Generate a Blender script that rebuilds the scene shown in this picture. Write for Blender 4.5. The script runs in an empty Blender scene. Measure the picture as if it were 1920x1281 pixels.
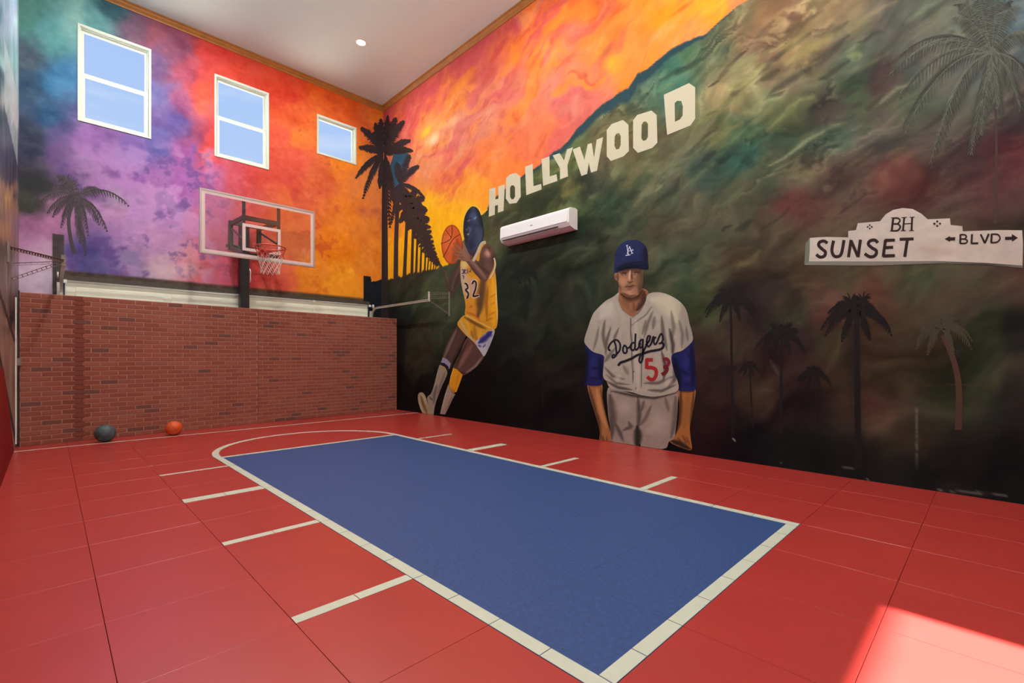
import bpy, bmesh, math, random
import numpy as np
from mathutils import Vector, Matrix
from mathutils.geometry import delaunay_2d_cdt

# ------------------------------------------------------------------ camera
F, CX, HZ, CAMH = 885.0, 960.0, 669.0, 1.20      # focal length / horizon in pixels of a 1920x1281 frame
YAW = math.atan((960 - 92) / F)
S_, C_ = math.sin(YAW), math.cos(YAW)
scene = bpy.context.scene
cam_d = bpy.data.cameras.new('camera')
cam_d.sensor_fit = 'HORIZONTAL'; cam_d.sensor_width = 36.0
cam_d.lens = 36.0 * F / 1920.0
cam_d.shift_y = (HZ - 640.5) / 1920.0
cam_d.clip_start = 0.02; cam_d.clip_end = 500
cam = bpy.data.objects.new('camera', cam_d)
scene.collection.objects.link(cam)
cam.location = (0, 0, CAMH)
cam.rotation_euler = (math.pi / 2, 0, -YAW)
scene.camera = cam

# ------------------------------------------------------------------ view, world, sun
vs = scene.view_settings
vs.view_transform = 'Standard'; vs.look = 'None'; vs.gamma = 1.0; vs.use_curve_mapping = False
vs.exposure = 0.0

def lin(c):
    return tuple(((x / 255.0) / 12.92 if x / 255.0 <= .04045 else ((x / 255.0 + .055) / 1.055) ** 2.4) for x in c)

def build_world():
    w = bpy.data.worlds.new('sky'); scene.world = w; w.use_nodes = True
    nt = w.node_tree; nt.nodes.clear()
    out = nt.nodes.new('ShaderNodeOutputWorld'); bg = nt.nodes.new('ShaderNodeBackground')
    tc = nt.nodes.new('ShaderNodeTexCoord'); sep = nt.nodes.new('ShaderNodeSeparateXYZ')
    nt.links.new(tc.outputs['Generated'], sep.inputs[0])
    ramp = nt.nodes.new('ShaderNodeValToRGB')
    e = ramp.color_ramp.elements
    e[0].position = 0.0; e[0].color = (*lin((205, 220, 245)), 1)
    e[1].position = 0.9; e[1].color = (*lin((130, 174, 242)), 1)
    m = e.new(0.55); m.color = (*lin((170, 201, 250)), 1)
    nt.links.new(sep.outputs['Z'], ramp.inputs[0])
    mp = nt.nodes.new('ShaderNodeMapping'); mp.inputs['Scale'].default_value = (3, 3, 14)
    nz = nt.nodes.new('ShaderNodeTexNoise'); nz.inputs['Scale'].default_value = 1.6
    nz.inputs['Detail'].default_value = 6; nz.inputs['Roughness'].default_value = .6
    nt.links.new(tc.outputs['Generated'], mp.inputs[0]); nt.links.new(mp.outputs[0], nz.inputs['Vector'])
    cr = nt.nodes.new('ShaderNodeValToRGB')
    cr.color_ramp.elements[0].position = .46; cr.color_ramp.elements[1].position = .72
    cr.color_ramp.elements[1].color = (.75, .75, .75, 1)
    nt.links.new(nz.outputs[0], cr.inputs[0])
    mix = nt.nodes.new('ShaderNodeMix'); mix.data_type = 'RGBA'
    nt.links.new(cr.outputs[0], mix.inputs[0]); nt.links.new(ramp.outputs[0], mix.inputs[6])
    mix.inputs[7].default_value = (*lin((228, 238, 252)), 1)
    nt.links.new(mix.outputs[2], bg.inputs[0]); bg.inputs[1].default_value = 1.0
    nt.links.new(bg.outputs[0], out.inputs[0])
build_world()

sun_d = bpy.data.lights.new('sun', 'SUN'); sun_d.energy = 95.0; sun_d.angle = math.radians(1.0)
sun_d.color = (1.0, .95, .88)
sun = bpy.data.objects.new('sun', sun_d); scene.collection.objects.link(sun)

# room dimensions (metres)
XL, XR, YB, YF, H = -0.32, 5.65, 10.117, -3.6, 7.10
ADDED_WIN_TOP, ADDED_WIN_X0, ADDED_WIN_X1, ADDED_WIN_SILL = 2.40, 1.50, 2.86, 1.45   # unseen window behind the camera, added and sized to cast the sun patch
_t = Vector((0, 0.352 - (YF - .1), -ADDED_WIN_TOP)).normalized()   # sun grazes the window head onto the floor
sun.rotation_euler = _t.to_track_quat('-Z', 'Y').to_euler()
sun.location = (2, -12, 8)
CAN_POWER = 78.0
UP_POWER = 200.0

# ------------------------------------------------------------------ picture -> room geometry
def ray(u, v):
    r = (np.asarray(u, float) - CX) / F
    return S_ + r * C_, C_ - r * S_, (HZ - np.asarray(v, float)) / F
def on_floor(u, v, z=0.0):
    x, y, w = ray(u, v); k = (z - CAMH) / w
    return np.array([x * k, y * k, z])
def on_x(u, v, X):
    x, y, w = ray(u, v); k = X / x
    return np.stack(np.broadcast_arrays(X + 0 * k, y * k, CAMH + w * k), -1)
def on_y(u, v, Y):
    x, y, w = ray(u, v); k = Y / y
    return np.stack(np.broadcast_arrays(x * k, Y + 0 * k, CAMH + w * k), -1)
def proj(x, y, z):
    d = S_ * x + C_ * y
    return CX + F * (C_ * x - S_ * y) / d, HZ - F * (z - CAMH) / d

# ------------------------------------------------------------------ helpers
def link(o, parent=None):
    scene.collection.objects.link(o)
    if parent is not None: o.parent = parent
    return o
def tag(o, label=None, cat=None, group=None, kind=None):
    if label: o['label'] = label
    if cat: o['category'] = cat
    if group: o['group'] = group
    if kind: o['kind'] = kind
    return o
def empty(name, loc=(0, 0, 0), rz=0):
    o = bpy.data.objects.new(name, None); o.location = loc; o.rotation_euler = (0, 0, rz)
    o.empty_display_size = .1
    return link(o)
def mesh_obj(name, verts, faces, mat, parent=None, smooth=False, cols=None, mats=None, midx=None):
    me = bpy.data.meshes.new(name)
    me.from_pydata([tuple(map(float, v)) for v in verts], [], [tuple(map(int, f)) for f in faces])
    me.update()
    if mats:
        for m in mats: me.materials.append(m)
        me.polygons.foreach_set('material_index', midx)
    else: me.materials.append(mat)
    if smooth: me.polygons.foreach_set('use_smooth', [True] * len(me.polygons))
    if cols is not None:
        a = me.color_attributes.new('Col', 'FLOAT_COLOR', 'POINT')
        c4 = np.ones((len(verts), 4), np.float32); c4[:, :3] = cols
        a.data.foreach_set('color', c4.ravel())
    return link(bpy.data.objects.new(name, me), parent)
def grid_mesh(name, P, nu, nv, mat, cols, keep=None, extra=None, parent=None):
    """P: (nu*nv,3) grid points (u fastest) -> one mesh, fast"""
    i = np.arange((nu - 1) * (nv - 1)); r, c = i // (nu - 1), i % (nu - 1)
    a = r * nu + c
    q = np.stack([a, a + 1, a + nu + 1, a + nu], 1)
    if keep is not None: q = q[keep]
    nP = len(P); ev, ef = (extra or ([], []))
    V = np.concatenate([P, np.array(ev, float).reshape(-1, 3)]) if len(ev) else P
    if len(ef): q = np.concatenate([q, np.array(ef) + nP])
    me = bpy.data.meshes.new(name)
    me.vertices.add(len(V)); me.vertices.foreach_set('co', V.astype(np.float32).ravel())
    me.loops.add(q.size); me.loops.foreach_set('vertex_index', q.astype(np.int32).ravel())
    me.polygons.add(len(q)); me.polygons.foreach_set('loop_start', np.arange(0, q.size, 4, dtype=np.int32))
    me.update(calc_edges=True); me.validate()
    a = me.color_attributes.new('Col', 'FLOAT_COLOR', 'POINT')
    c4 = np.ones((len(V), 4), np.float32); c4[:, :3] = .35; c4[:nP, :3] = cols
    a.data.foreach_set('color', c4.ravel())
    me.materials.append(mat)
    return link(bpy.data.objects.new(name, me), parent)

class MB:
    def __init__(s): s.v = []; s.f = []
    def add(s, v, f):
        n = len(s.v); s.v += [tuple(x) for x in v]; s.f += [tuple(i + n for i in q) for q in f]; return s
    def box(s, a, b):
        x0, y0, z0 = a; x1, y1, z1 = b
        return s.add([(x0, y0, z0), (x1, y0, z0), (x1, y1, z0), (x0, y1, z0), (x0, y0, z1), (x1, y0, z1), (x1, y1, z1), (x0, y1, z1)],
                     [(0, 3, 2, 1), (4, 5, 6, 7), (0, 1, 5, 4), (1, 2, 6, 5), (2, 3, 7, 6), (3, 0, 4, 7)])
    def bar(s, p, q, w, h, up=(0, 0, 1)):
        p, q = Vector(p), Vector(q); d = (q - p).normalized(); u = Vector(up)
        if abs(d.dot(u)) > .95: u = Vector((1, 0, 0))
        a = d.cross(u).normalized() * w / 2; b = a.cross(d).normalized() * h / 2
        vs_ = []
        for c in (p, q): vs_ += [c - a - b, c + a - b, c + a + b, c - a + b]
        return s.add(vs_, [(0, 3, 2, 1), (4, 5, 6, 7), (0, 1, 5, 4), (1, 2, 6, 5), (2, 3, 7, 6), (3, 0, 4, 7)])
    def tube(s, pts, r, n=10, closed=False, cap=True):
        pts = [Vector(p) for p in pts]; m = len(pts); rs = r if isinstance(r, (list, tuple)) else [r] * m
        rings = []; prev = None
        for i, p in enumerate(pts):
            if closed: d = pts[(i + 1) % m] - pts[i - 1]
            else: d = pts[min(i + 1, m - 1)] - pts[max(i - 1, 0)]
            d.normalize()
            if prev is None:
                a = d.orthogonal().normalized()
            else:
                a = (prev - d * prev.dot(d)).normalized()
            prev = a; b = d.cross(a)
            rings.append([p + (a * math.cos(2 * math.pi * k / n) + b * math.sin(2 * math.pi * k / n)) * rs[i] for k in range(n)])
        base = len(s.v)
        for rg in rings: s.v += [tuple(x) for x in rg]
        for i in range(m if closed else m - 1):
            for k in range(n):
                j = (i + 1) % m
                s.f.append((base + i * n + k, base + i * n + (k + 1) % n, base + j * n + (k + 1) % n, base + j * n + k))
        if cap and not closed:
            s.f.append(tuple(base + k for k in reversed(range(n)))); s.f.append(tuple(base + (m - 1) * n + k for k in range(n)))
        return s
    def build(s, name, mat, parent=None, smooth=False, bevel=0):
        o = mesh_obj(name, s.v, s.f, mat, parent, smooth)
        if bevel:
            m = o.modifiers.new('bevel', 'BEVEL'); m.width = bevel; m.segments = 2; m.limit_method = 'ANGLE'
        return o

# ------------------------------------------------------------------ materials
def new_mat(name, color=(128, 128, 128), rough=.5, metal=0.0, spec=.5, noise=None, bump=None, attr=False, emit=None):
    """noise=(scale, amount): value mottling; bump=(scale, strength, distance)"""
    m = bpy.data.materials.new(name); m.use_nodes = True
    nt = m.node_tree; b = nt.nodes['Principled BSDF']
    b.inputs['Roughness'].default_value = rough; b.inputs['Metallic'].default_value = metal
    b.inputs['Specular IOR Level'].default_value = spec
    tc = nt.nodes.new('ShaderNodeTexCoord')
    src = None
    if attr:
        a = nt.nodes.new('ShaderNodeAttribute'); a.attribute_name = 'Col'; src = a.outputs['Color']
    else:
        rgb = nt.nodes.new('ShaderNodeRGB'); rgb.outputs[0].default_value = (*lin(color), 1); src = rgb.outputs[0]
    if noise:
        n = nt.nodes.new('ShaderNodeTexNoise'); n.inputs['Scale'].default_value = noise[0]; n.inputs['Detail'].default_value = 5
        nt.links.new(tc.outputs['Object'], n.inputs['Vector'])
        mr = nt.nodes.new('ShaderNodeMapRange'); mr.inputs['From Min'].default_value = .3; mr.inputs['From Max'].default_value = .7
        mr.inputs['To Min'].default_value = 1 - noise[1]; mr.inputs['To Max'].default_value = 1 + noise[1]
        nt.links.new(n.outputs[0], mr.inputs[0])
        vm = nt.nodes.new('ShaderNodeVectorMath'); vm.operation = 'SCALE'
        nt.links.new(src, vm.inputs[0]); nt.links.new(mr.outputs[0], vm.inputs['Scale']); src = vm.outputs[0]
    nt.links.new(src, b.inputs['Base Color'])
    if bump:
        n = nt.nodes.new('ShaderNodeTexNoise'); n.inputs['Scale'].default_value = bump[0]; n.inputs['Detail'].default_value = 4
        nt.links.new(tc.outputs['Object'], n.inputs['Vector'])
        bp = nt.nodes.new('ShaderNodeBump'); bp.inputs['Strength'].default_value = bump[1]; bp.inputs['Distance'].default_value = bump[2]
        nt.links.new(n.outputs[0], bp.inputs['Height']); nt.links.new(bp.outputs[0], b.inputs['Normal'])
    if emit:
        b.inputs['Emission Color'].default_value = (*lin(emit[0]), 1); b.inputs['Emission Strength'].default_value = emit[1]
    return m

def glass_mat(name, tint=(1, 1, 1), refl=.08):
    m = bpy.data.materials.new(name); m.use_nodes = True; nt = m.node_tree; nt.nodes.clear()
    out = nt.nodes.new('ShaderNodeOutputMaterial'); mix = nt.nodes.new('ShaderNodeMixShader')
    t = nt.nodes.new('ShaderNodeBsdfTransparent'); t.inputs[0].default_value = (*tint, 1)
    g = nt.nodes.new('ShaderNodeBsdfGlossy'); g.inputs['Roughness'].default_value = .03
    lw = nt.nodes.new('ShaderNodeLayerWeight'); lw.inputs[0].default_value = .25
    mr = nt.nodes.new('ShaderNodeMapRange'); mr.inputs['To Min'].default_value = refl * .5; mr.inputs['To Max'].default_value = refl * 4
    nt.links.new(lw.outputs['Fresnel'], mr.inputs[0]); nt.links.new(mr.outputs[0], mix.inputs[0])
    nt.links.new(t.outputs[0], mix.inputs[1]); nt.links.new(g.outputs[0], mix.inputs[2]); nt.links.new(mix.outputs[0], out.inputs[0])
    return m

M = {}
M['paint'] = new_mat('mural_paint', attr=True, rough=.62, spec=.1, noise=(9, .07), bump=(60, .12, .004))
M['paint_fig'] = new_mat('mural_figure_paint', attr=True, rough=.62, spec=.12)
M['ceiling'] = new_mat('ceiling_paint', (213, 229, 223), .9, spec=.2, noise=(1.2, .02))
M['wall_plain'] = new_mat('plain_wall_paint', (225, 218, 208), .8, spec=.2, noise=(2, .03))
M['gold'] = new_mat('gold_moulding', (168, 108, 42), .45, noise=(7, .12))
M['frame'] = new_mat('window_vinyl', (206, 212, 196), .4)
M['red'] = new_mat('red_sport_tile', (167, 50, 45), .30, spec=.9, noise=(3, .05), bump=(260, .03, .001))
M['red_base'] = new_mat('red_tile_joint', (128, 30, 26), .6)
M['blue'] = new_mat('blue_sport_tile', (46, 70, 118), .55, spec=.35, noise=(45, .16), bump=(420, .25, .001))
M['white_tile'] = new_mat('white_line_tile', (192, 194, 174), .42, noise=(20, .03))
M['white_line'] = new_mat('white_line_tile_thin', (196, 192, 176), .42, noise=(20, .03))
M['black_metal'] = new_mat('black_metal', (42, 42, 44), .45, metal=.2)
M['galv'] = new_mat('galvanised_steel', (206, 200, 188), .42, metal=.15, noise=(30, .1))
M['galv_dark'] = new_mat('dull_perforated_steel', (130, 118, 110), .55, metal=.15, noise=(30, .15))
M['rim'] = new_mat('red_rim_paint', (190, 62, 40), .4)
M['net'] = new_mat('net_cord', (205, 196, 186), .9)
M['board_white'] = new_mat('board_white_paint', (206, 180, 172), .5)
M['board_edge'] = new_mat('aluminium_edge', (168, 152, 146), .4, metal=.3)
M['glass'] = glass_mat('window_glass', (.97, .985, 1), 0.0)
M['board_glass'] = glass_mat('backboard_glass', (.96, .95, .96), .10)
M['garage'] = new_mat('garage_door_enamel', (246, 246, 224), .5, noise=(4, .03))
M['dark_trim'] = new_mat('dark_trim_paint', (70, 62, 52), .6, noise=(12, .2))
M['ac'] = new_mat('ac_plastic', (232, 228, 226), .35)
M['ac_dark'] = new_mat('ac_vent_dark', (48, 34, 34), .6)
M['ac_grey'] = new_mat('ac_lower_panel', (205, 192, 190), .4)
M['mortar'] = new_mat('mortar', (172, 118, 96), .85, noise=(25, .08))
M['brick'] = [new_mat('brick_tone_a', (144, 76, 59), .8, noise=(25, .08)), new_mat('brick_tone_b', (136, 69, 53), .8, noise=(25, .08)),
              new_mat('brick_tone_c', (148, 83, 66), .8, noise=(25, .08)), new_mat('brick_tone_d', (140, 78, 68), .8, noise=(25, .08)),
              new_mat('brick_tone_dark', (108, 64, 58), .8, noise=(25, .1)), new_mat('brick_tone_shadow', (122, 58, 42), .8, noise=(25, .1))]  # last tone paints the door track's shadow on the screen
M['concrete'] = new_mat('outdoor_paving', (190, 186, 178), .9, noise=(2, .06))
M['rubber_orange'] = new_mat('orange_ball_rubber', (214, 84, 26), .6, bump=(300, .35, .002))
M['rubber_grey'] = new_mat('grey_ball_rubber', (72, 84, 88), .6, noise=(14, .3), bump=(300, .35, .002))
M['groove'] = new_mat('ball_groove', (34, 30, 28), .6)
M['lens'] = new_mat('lamp_lens', (255, 250, 240), .4, emit=((255, 246, 230), 9.0))
M['white_metal'] = new_mat('white_metal', (230, 226, 218), .5)

# ------------------------------------------------------------------ painting tools (colour belongs to the mural paint, save the window glow in one point of BACK)
rng = np.random.RandomState(7)
_lat = rng.rand(257, 257)
def vnoise(x, y):
    xi = np.floor(x).astype(int); yi = np.floor(y).astype(int); fx = x - xi; fy = y - yi
    fx = fx * fx * (3 - 2 * fx); fy = fy * fy * (3 - 2 * fy); xi &= 255; yi &= 255
    a = _lat[xi, yi]; b = _lat[xi + 1, yi]; c = _lat[xi, yi + 1]; d = _lat[xi + 1, yi + 1]
    return (a + (b - a) * fx) * (1 - fy) + (c + (d - c) * fx) * fy
def fbm(x, y, o=4, seed=0):
    t = 0; amp = .5; n = 0
    x = x + 37.7 * seed; y = y + 91.3 * seed
    for k in range(o):
        t = t + amp * vnoise(x, y); n += amp; amp *= .55; x = x * 2.03 + 11; y = y * 2.03 + 5
    return t / n
def sstep(a, b, x):
    t = np.clip((x - a) / (b - a + 1e-9), 0, 1); return t * t * (3 - 2 * t)
def field(U, V, pts, s=26.0, p=2.2):
    A = np.array([q[:2] for q in pts], float); Cc = np.array([q[2:5] for q in pts], float)
    out = np.zeros((len(U), 3)); W = np.zeros(len(U))
    for k in range(len(A)):
        d2 = (U - A[k, 0]) ** 2 + (V - A[k, 1]) ** 2
        w = 1.0 / (d2 + s * s) ** p
        out += w[:, None] * Cc[k]; W += w
    return out / W[:, None]
def pdist(U, V, pts):
    d = np.full(U.shape, 1e9); T = np.zeros(U.shape); n = len(pts) - 1
    for k in range(n):
        x0, y0 = pts[k]; x1, y1 = pts[k + 1]; dx, dy = x1 - x0, y1 - y0; L = dx * dx + dy * dy + 1e-9
        t = np.clip(((U - x0) * dx + (V - y0) * dy) / L, 0, 1)
        e = np.hypot(U - x0 - t * dx, V - y0 - t * dy)
        m = e < d; d[m] = e[m]; T[m] = (k + t[m]) / n
    return d, T
def stroke(C, U, V, pts, w, col, a=1.0, soft=.6, taper=True, wob=None):
    pts = np.array(pts, float); pad = w * 1.6 + 2
    m = (U > pts[:, 0].min() - pad) & (U < pts[:, 0].max() + pad) & (V > pts[:, 1].min() - pad) & (V < pts[:, 1].max() + pad)
    if not m.any(): return
    u, v = U[m], V[m]
    d, T = (np.hypot(u - pts[0, 0], v - pts[0, 1]), np.full(u.shape, .5)) if len(pts) == 1 else pdist(u, v, pts)
    if wob is not None: d = d + (wob[m] - .5) * w * 1.2
    ww = w * (np.sin(np.clip(T, .04, .96) * math.pi) ** .5 if taper else 1.0)
    k = a * (1 - sstep(ww * (1 - soft), ww, d))
    C[m] += (np.array(col, float) - C[m]) * k[:, None]
def blob(C, U, V, x, y, rx, ry, col, a=1.0, ang=0.0, soft=1.0, wob=None):
    ca, sa = math.cos(ang), math.sin(ang); dx, dy = U - x, V - y
    d = np.hypot((dx * ca + dy * sa) / rx, (-dx * sa + dy * ca) / ry)
    if wob is not None: d = d + (wob - .5) * .9
    k = a * (1 - sstep(1 - soft, 1, d))
    C += (np.array(col, float) - C) * k[:, None]
def inside(U, V, poly):
    r = np.zeros(U.shape, bool); n = len(poly); j = n - 1
    for i in range(n):
        xi, yi = poly[i]; xj, yj = poly[j]
        c = ((yi > V) != (yj > V)) & (U < (xj - xi) * (V - yi) / (yj - yi + 1e-12) + xi)
        r ^= c; j = i
    return r
ALB = 0.92
def to_alb(C):
    c = np.clip(C, 0, 255) / 255.0
    l = np.where(c <= .04045, c / 12.92, ((c + .055) / 1.055) ** 2.4)
    return np.clip(l * ALB, .003, .9)

def to_wall(u, v, wall, layer, extra=0.0):
    off = .0015 + .0007 * layer + extra
    u = np.asarray(u, float); v = np.asarray(v, float)
    if wall == 'R': P = on_x(u, v, XR - off)
    elif wall == 'B': P = on_y(u, v, YB - off)
    elif wall == 'L': P = on_x(u, v, XL + off)
    else:                                          # corner: left of it on the back wall, right of it on the right wall
        A = on_x(u, v, XR - off); B = on_y(u, v, YB - off)
        P = np.where((A[..., 1] < YB - off)[..., None], A, B)
    P[..., 2] = np.maximum(P[..., 2], .004)
    return P
def smooth_loop(p, n=4):
    p = np.array(p, float); m = len(p); out = []
    for i in range(m):
        p0, p1, p2, p3 = p[i - 1], p[i], p[(i + 1) % m], p[(i + 2) % m]
        for k in range(n):
            t = k / n
            out.append(.5 * ((2 * p1) + (-p0 + p2) * t + (2 * p0 - 5 * p1 + 4 * p2 - p3) * t * t + (-p0 + 3 * p1 - 3 * p2 + p3) * t ** 3))
    return np.array(out)
def region(name, outline, wall, layer, base, ops=None, step=2.5, parent=None, smooth=True, mott=6, edge=None):
    """one painted shape with its own edge; ops(C,U,V) lays strokes on it"""
    o = smooth_loop(outline) if smooth else np.array(outline, float)
    x0, y0 = o.min(0); x1, y1 = o.max(0)
    gx, gy = np.meshgrid(np.arange(x0 + step / 2, x1, step), np.arange(y0 + step / 2, y1, step))
    gx = gx.ravel(); gy = gy.ravel()
    loop = [tuple(p) for p in o] + [tuple(o[0])]
    m = inside(gx, gy, o)
    gx, gy = gx[m], gy[m]
    if len(gx):
        d, _ = pdist(gx, gy, loop); m = d > step * .45; gx, gy = gx[m], gy[m]
    vs_ = [Vector(p) for p in o] + [Vector((a, b)) for a, b in zip(gx, gy)]
    r = delaunay_2d_cdt(vs_, [], [list(range(len(o)))], 1, 1e-5)
    P = np.array([tuple(p) for p in r[0]]); U, V = P[:, 0], P[:, 1]
    C = np.tile(np.array(base, float), (len(U), 1))
    C += (fbm(U / 9, V / 9, 3, 3)[:, None] - .5) * 2 * mott
    if ops: ops(C, U, V)
    if edge:
        d, _ = pdist(U, V, loop); k = edge[1] * (1 - sstep(0, edge[2], d)); C += (np.array(edge[0], float) - C) * k[:, None]
    return mesh_obj(name, to_wall(U, V, wall, layer), r[2], M['paint_fig'], parent, cols=to_alb(C))

class Brush:
    """flat ribbons and leaves painted on a wall, collected into one mesh"""
    def __init__(s, wall, layer): s.w = wall; s.l = layer; s.p = []; s.f = []; s.c = []; s.mark = []
    def ribbon(s, pts, w, col, ends=None):
        s.mark.append(len(s.p))
        pts = np.array(pts, float); n = len(pts)
        if n < 2: return s
        ws = np.full(n, w) if np.isscalar(w) else np.array(w, float)
        d = np.zeros_like(pts); d[1:-1] = pts[2:] - pts[:-2]; d[0] = pts[1] - pts[0]; d[-1] = pts[-1] - pts[-2]
        if np.hypot(*(pts[0] - pts[-1])) < 1e-6: d[0] = d[-1] = pts[1] - pts[-2]
        d /= np.hypot(d[:, 0], d[:, 1])[:, None] + 1e-9
        nn = np.stack([-d[:, 1], d[:, 0]], 1) * ws[:, None] / 2
        b = len(s.p)
        for i in range(n): s.p += [tuple(pts[i] + nn[i]), tuple(pts[i] - nn[i])]; s.c += [col, col]
        for i in range(n - 1): s.f.append((b + 2 * i, b + 2 * i + 1, b + 2 * i + 3, b + 2 * i + 2))
        return s
    def poly(s, pts, col):
        s.mark.append(len(s.p)); b = len(s.p); s.p += [tuple(p) for p in pts]; s.c += [col] * len(pts); s.f.append(tuple(range(b, b + len(pts)))); return s
    def ring(s, outer, inner, col):
        b = len(s.p); n = len(outer); s.p += [tuple(p) for p in outer] + [tuple(p) for p in inner]; s.c += [col] * (2 * n)
        for i in range(n): s.f.append((b + i, b + (i + 1) % n, b + n + (i + 1) % n, b + n + i))
        return s
    def letter(s, pts, w, col, sm=True):
        pts = np.array(pts, float)
        if sm and len(pts) > 2:
            q = []; m = len(pts)
            for i in range(m - 1):
                p0, p1, p2, p3 = pts[max(i - 1, 0)], pts[i], pts[i + 1], pts[min(i + 2, m - 1)]
                for k in range(4):
                    t = k / 4
                    q.append(.5 * ((2 * p1) + (-p0 + p2) * t + (2 * p0 - 5 * p1 + 4 * p2 - p3) * t * t + (-p0 + 3 * p1 - 3 * p2 + p3) * t ** 3))
            q.append(pts[-1]); return s.ribbon(q, w, col)
        for i in range(len(pts) - 1):
            d = pts[i + 1] - pts[i]; d = d / (np.hypot(*d) + 1e-9) * w * .42
            s.ribbon([pts[i] - (d if i else 0 * d), pts[i + 1] + (d if i < len(pts) - 2 else 0 * d)], w, col)
        return s
    def build(s, name, parent):
        P = np.array(s.p, float); ex = np.zeros(len(P))
        for k in range(1, len(s.mark)):                      # every stroke lies a hair above the last one
            ex[s.mark[k]:] = (k * 7 % 61) * 2.2e-5
        return mesh_obj(name, to_wall(P[:, 0], P[:, 1], s.w, s.l, ex), s.f, M['paint_fig'], parent, cols=to_alb(np.array(s.c, float)))

def curve_pts(a, b, sag, n=8):
    """from a to b, bulging by sag pixels upward (negative v)"""
    t = np.linspace(0, 1, n)
    x = a[0] + (b[0] - a[0]) * t; y = a[1] + (b[1] - a[1]) * t - 4 * sag * t * (1 - t)
    return np.stack([x, y], 1)
def frond(br, a, b, sag, leaf, col, rnd, n=14, droop=.5, stem=1.6, lw=2.2, jit=8):
    c = curve_pts(a, b, sag, n)
    br.ribbon(c, np.linspace(stem, stem * .4, n), col)
    for i in range(1, n):
        t = i / (n - 1); d = c[min(i + 1, n - 1)] - c[i - 1]; d /= np.hypot(*d) + 1e-9
        L = leaf * (math.sin(math.pi * min(.98, .12 + .85 * t)) ** .6) * rnd.uniform(.75, 1.15)
        for sd in (-1, 1):
            nrm = np.array([-d[1], d[0]]) * sd
            v = nrm * .75 + d * .75 + np.array([0, droop]); v = v / np.hypot(*v) * L
            k = rnd.uniform(-jit, jit); cc = tuple(np.clip(np.array(col) + k, 4, 250))
            m = c[i] + v * .5 + np.array([0, -L * .06])
            br.ribbon([c[i], m, c[i] + v], [lw * .8, lw, .35], cc)

# ================================================================== STRUCTURE
# ---- floor: base slab + sport tiles + white line pieces
TM, TX0, TY0 = 0.6116, 0.179, 0.968
LX0, LX1 = TX0 + 2 * TM, TX0 + 6 * TM           # the blue lane
LY0, LY1 = TY0, TY0 + 9 * TM
floor = MB().box((XL - .22, YF - .22, -.15), (XR + .22, YB + .22, -.012)).build('floor', M['red_base']); tag(floor, kind='structure')
floor['label'] = 'red and blue sport court floor with white lane lines'
def tile_mesh(w, d, mat, gap=.0022, ch=.0018, top=0.0, bot=-.012):
    a, b = gap / 2, ch
    v = []
    for (z, o) in ((bot, a), (top - ch, a), (top, a + b)):
        v += [(o, o, z), (w - o, o, z), (w - o, d - o, z), (o, d - o, z)]
    f = [(8, 9, 10, 11)]
    for k in (0, 4):
        for i in range(4): f.append((k + i, k + (i + 1) % 4, k + 4 + (i + 1) % 4, k + 4 + i))
    me = bpy.data.meshes.new('tile'); me.from_pydata(v, [], f); me.update(); me.materials.append(mat); return me
_tiles = {}
def tile(x0, x1, y0, y1, mat, key):
    k = (round(x1 - x0, 4), round(y1 - y0, 4), key)
    if k not in _tiles: _tiles[k] = tile_mesh(x1 - x0, y1 - y0, mat, gap=.0006 if key == 'blue' else .0024, ch=.0003 if key == 'blue' else .0006)
    o = link(bpy.data.objects.new('tile', _tiles[k]), floor); o.location = (x0, y0, 0)
def cuts(lo, hi, o):
    k0 = math.floor((lo - o) / TM); c = [lo]
    k = k0 + 1
    while o + k * TM < hi - .02:
        if o + k * TM > lo + .02: c.append(o + k * TM)
        k += 1
    return c + [hi]
xs, ys = cuts(XL, XR, TX0), cuts(YF, YB, TY0)
for j in range(len(ys) - 1):
    for i in range(len(xs) - 1):
        inl = LX0 - .01 < xs[i] and xs[i + 1] < LX1 + .01 and LY0 - .01 < ys[j] and ys[j + 1] < LY1 + .01
        tile(xs[i], xs[i + 1], ys[j], ys[j + 1], M['blue'] if inl else M['red'], 'blue' if inl else 'red')
LW = .074
def line_piece(x0, y0, x1, y1, mat=None):
    g = .0024
    MB().box((x0 + g, y0 + g, .0), (x1 - g, y1 - g, .0016)).build('line_tile', mat or M['white_tile'], floor)
n = 18
for k in range(n):                                     # long sides of the lane, two pieces per tile
    y0 = LY0 + k * TM / 2; y1 = y0 + TM / 2
    if k == 0: pass
    line_piece(LX0, y0, LX0 + LW, y1); line_piece(LX1 - LW, y0, LX1, y1)
for k in range(8):
    x0 = LX0 + k * TM / 2; x1 = x0 + TM / 2
    a0 = x0 + (LW if k == 0 else 0); a1 = x1 - (LW if k == 7 else 0)
    line_piece(a0, LY0, a1, LY0 + LW); line_piece(a0, LY1 - LW, a1, LY1)
for y in (LY0 + 2 * TM, LY0 + 4 * TM, LY0 + 6 * TM, LY0 + 8 * TM):        # lane hash marks
    wd = .07 if y < 4 else (.125 if y < 5 else .05)
    for x in (LX0 - TM, LX1):
        line_piece(x, y, x + TM / 2, y + wd); line_piece(x + TM / 2, y, x + TM, y + wd)
acx, acy, ar = (LX0 + LX1) / 2, LY1, (LX1 - LX0) / 2
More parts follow.
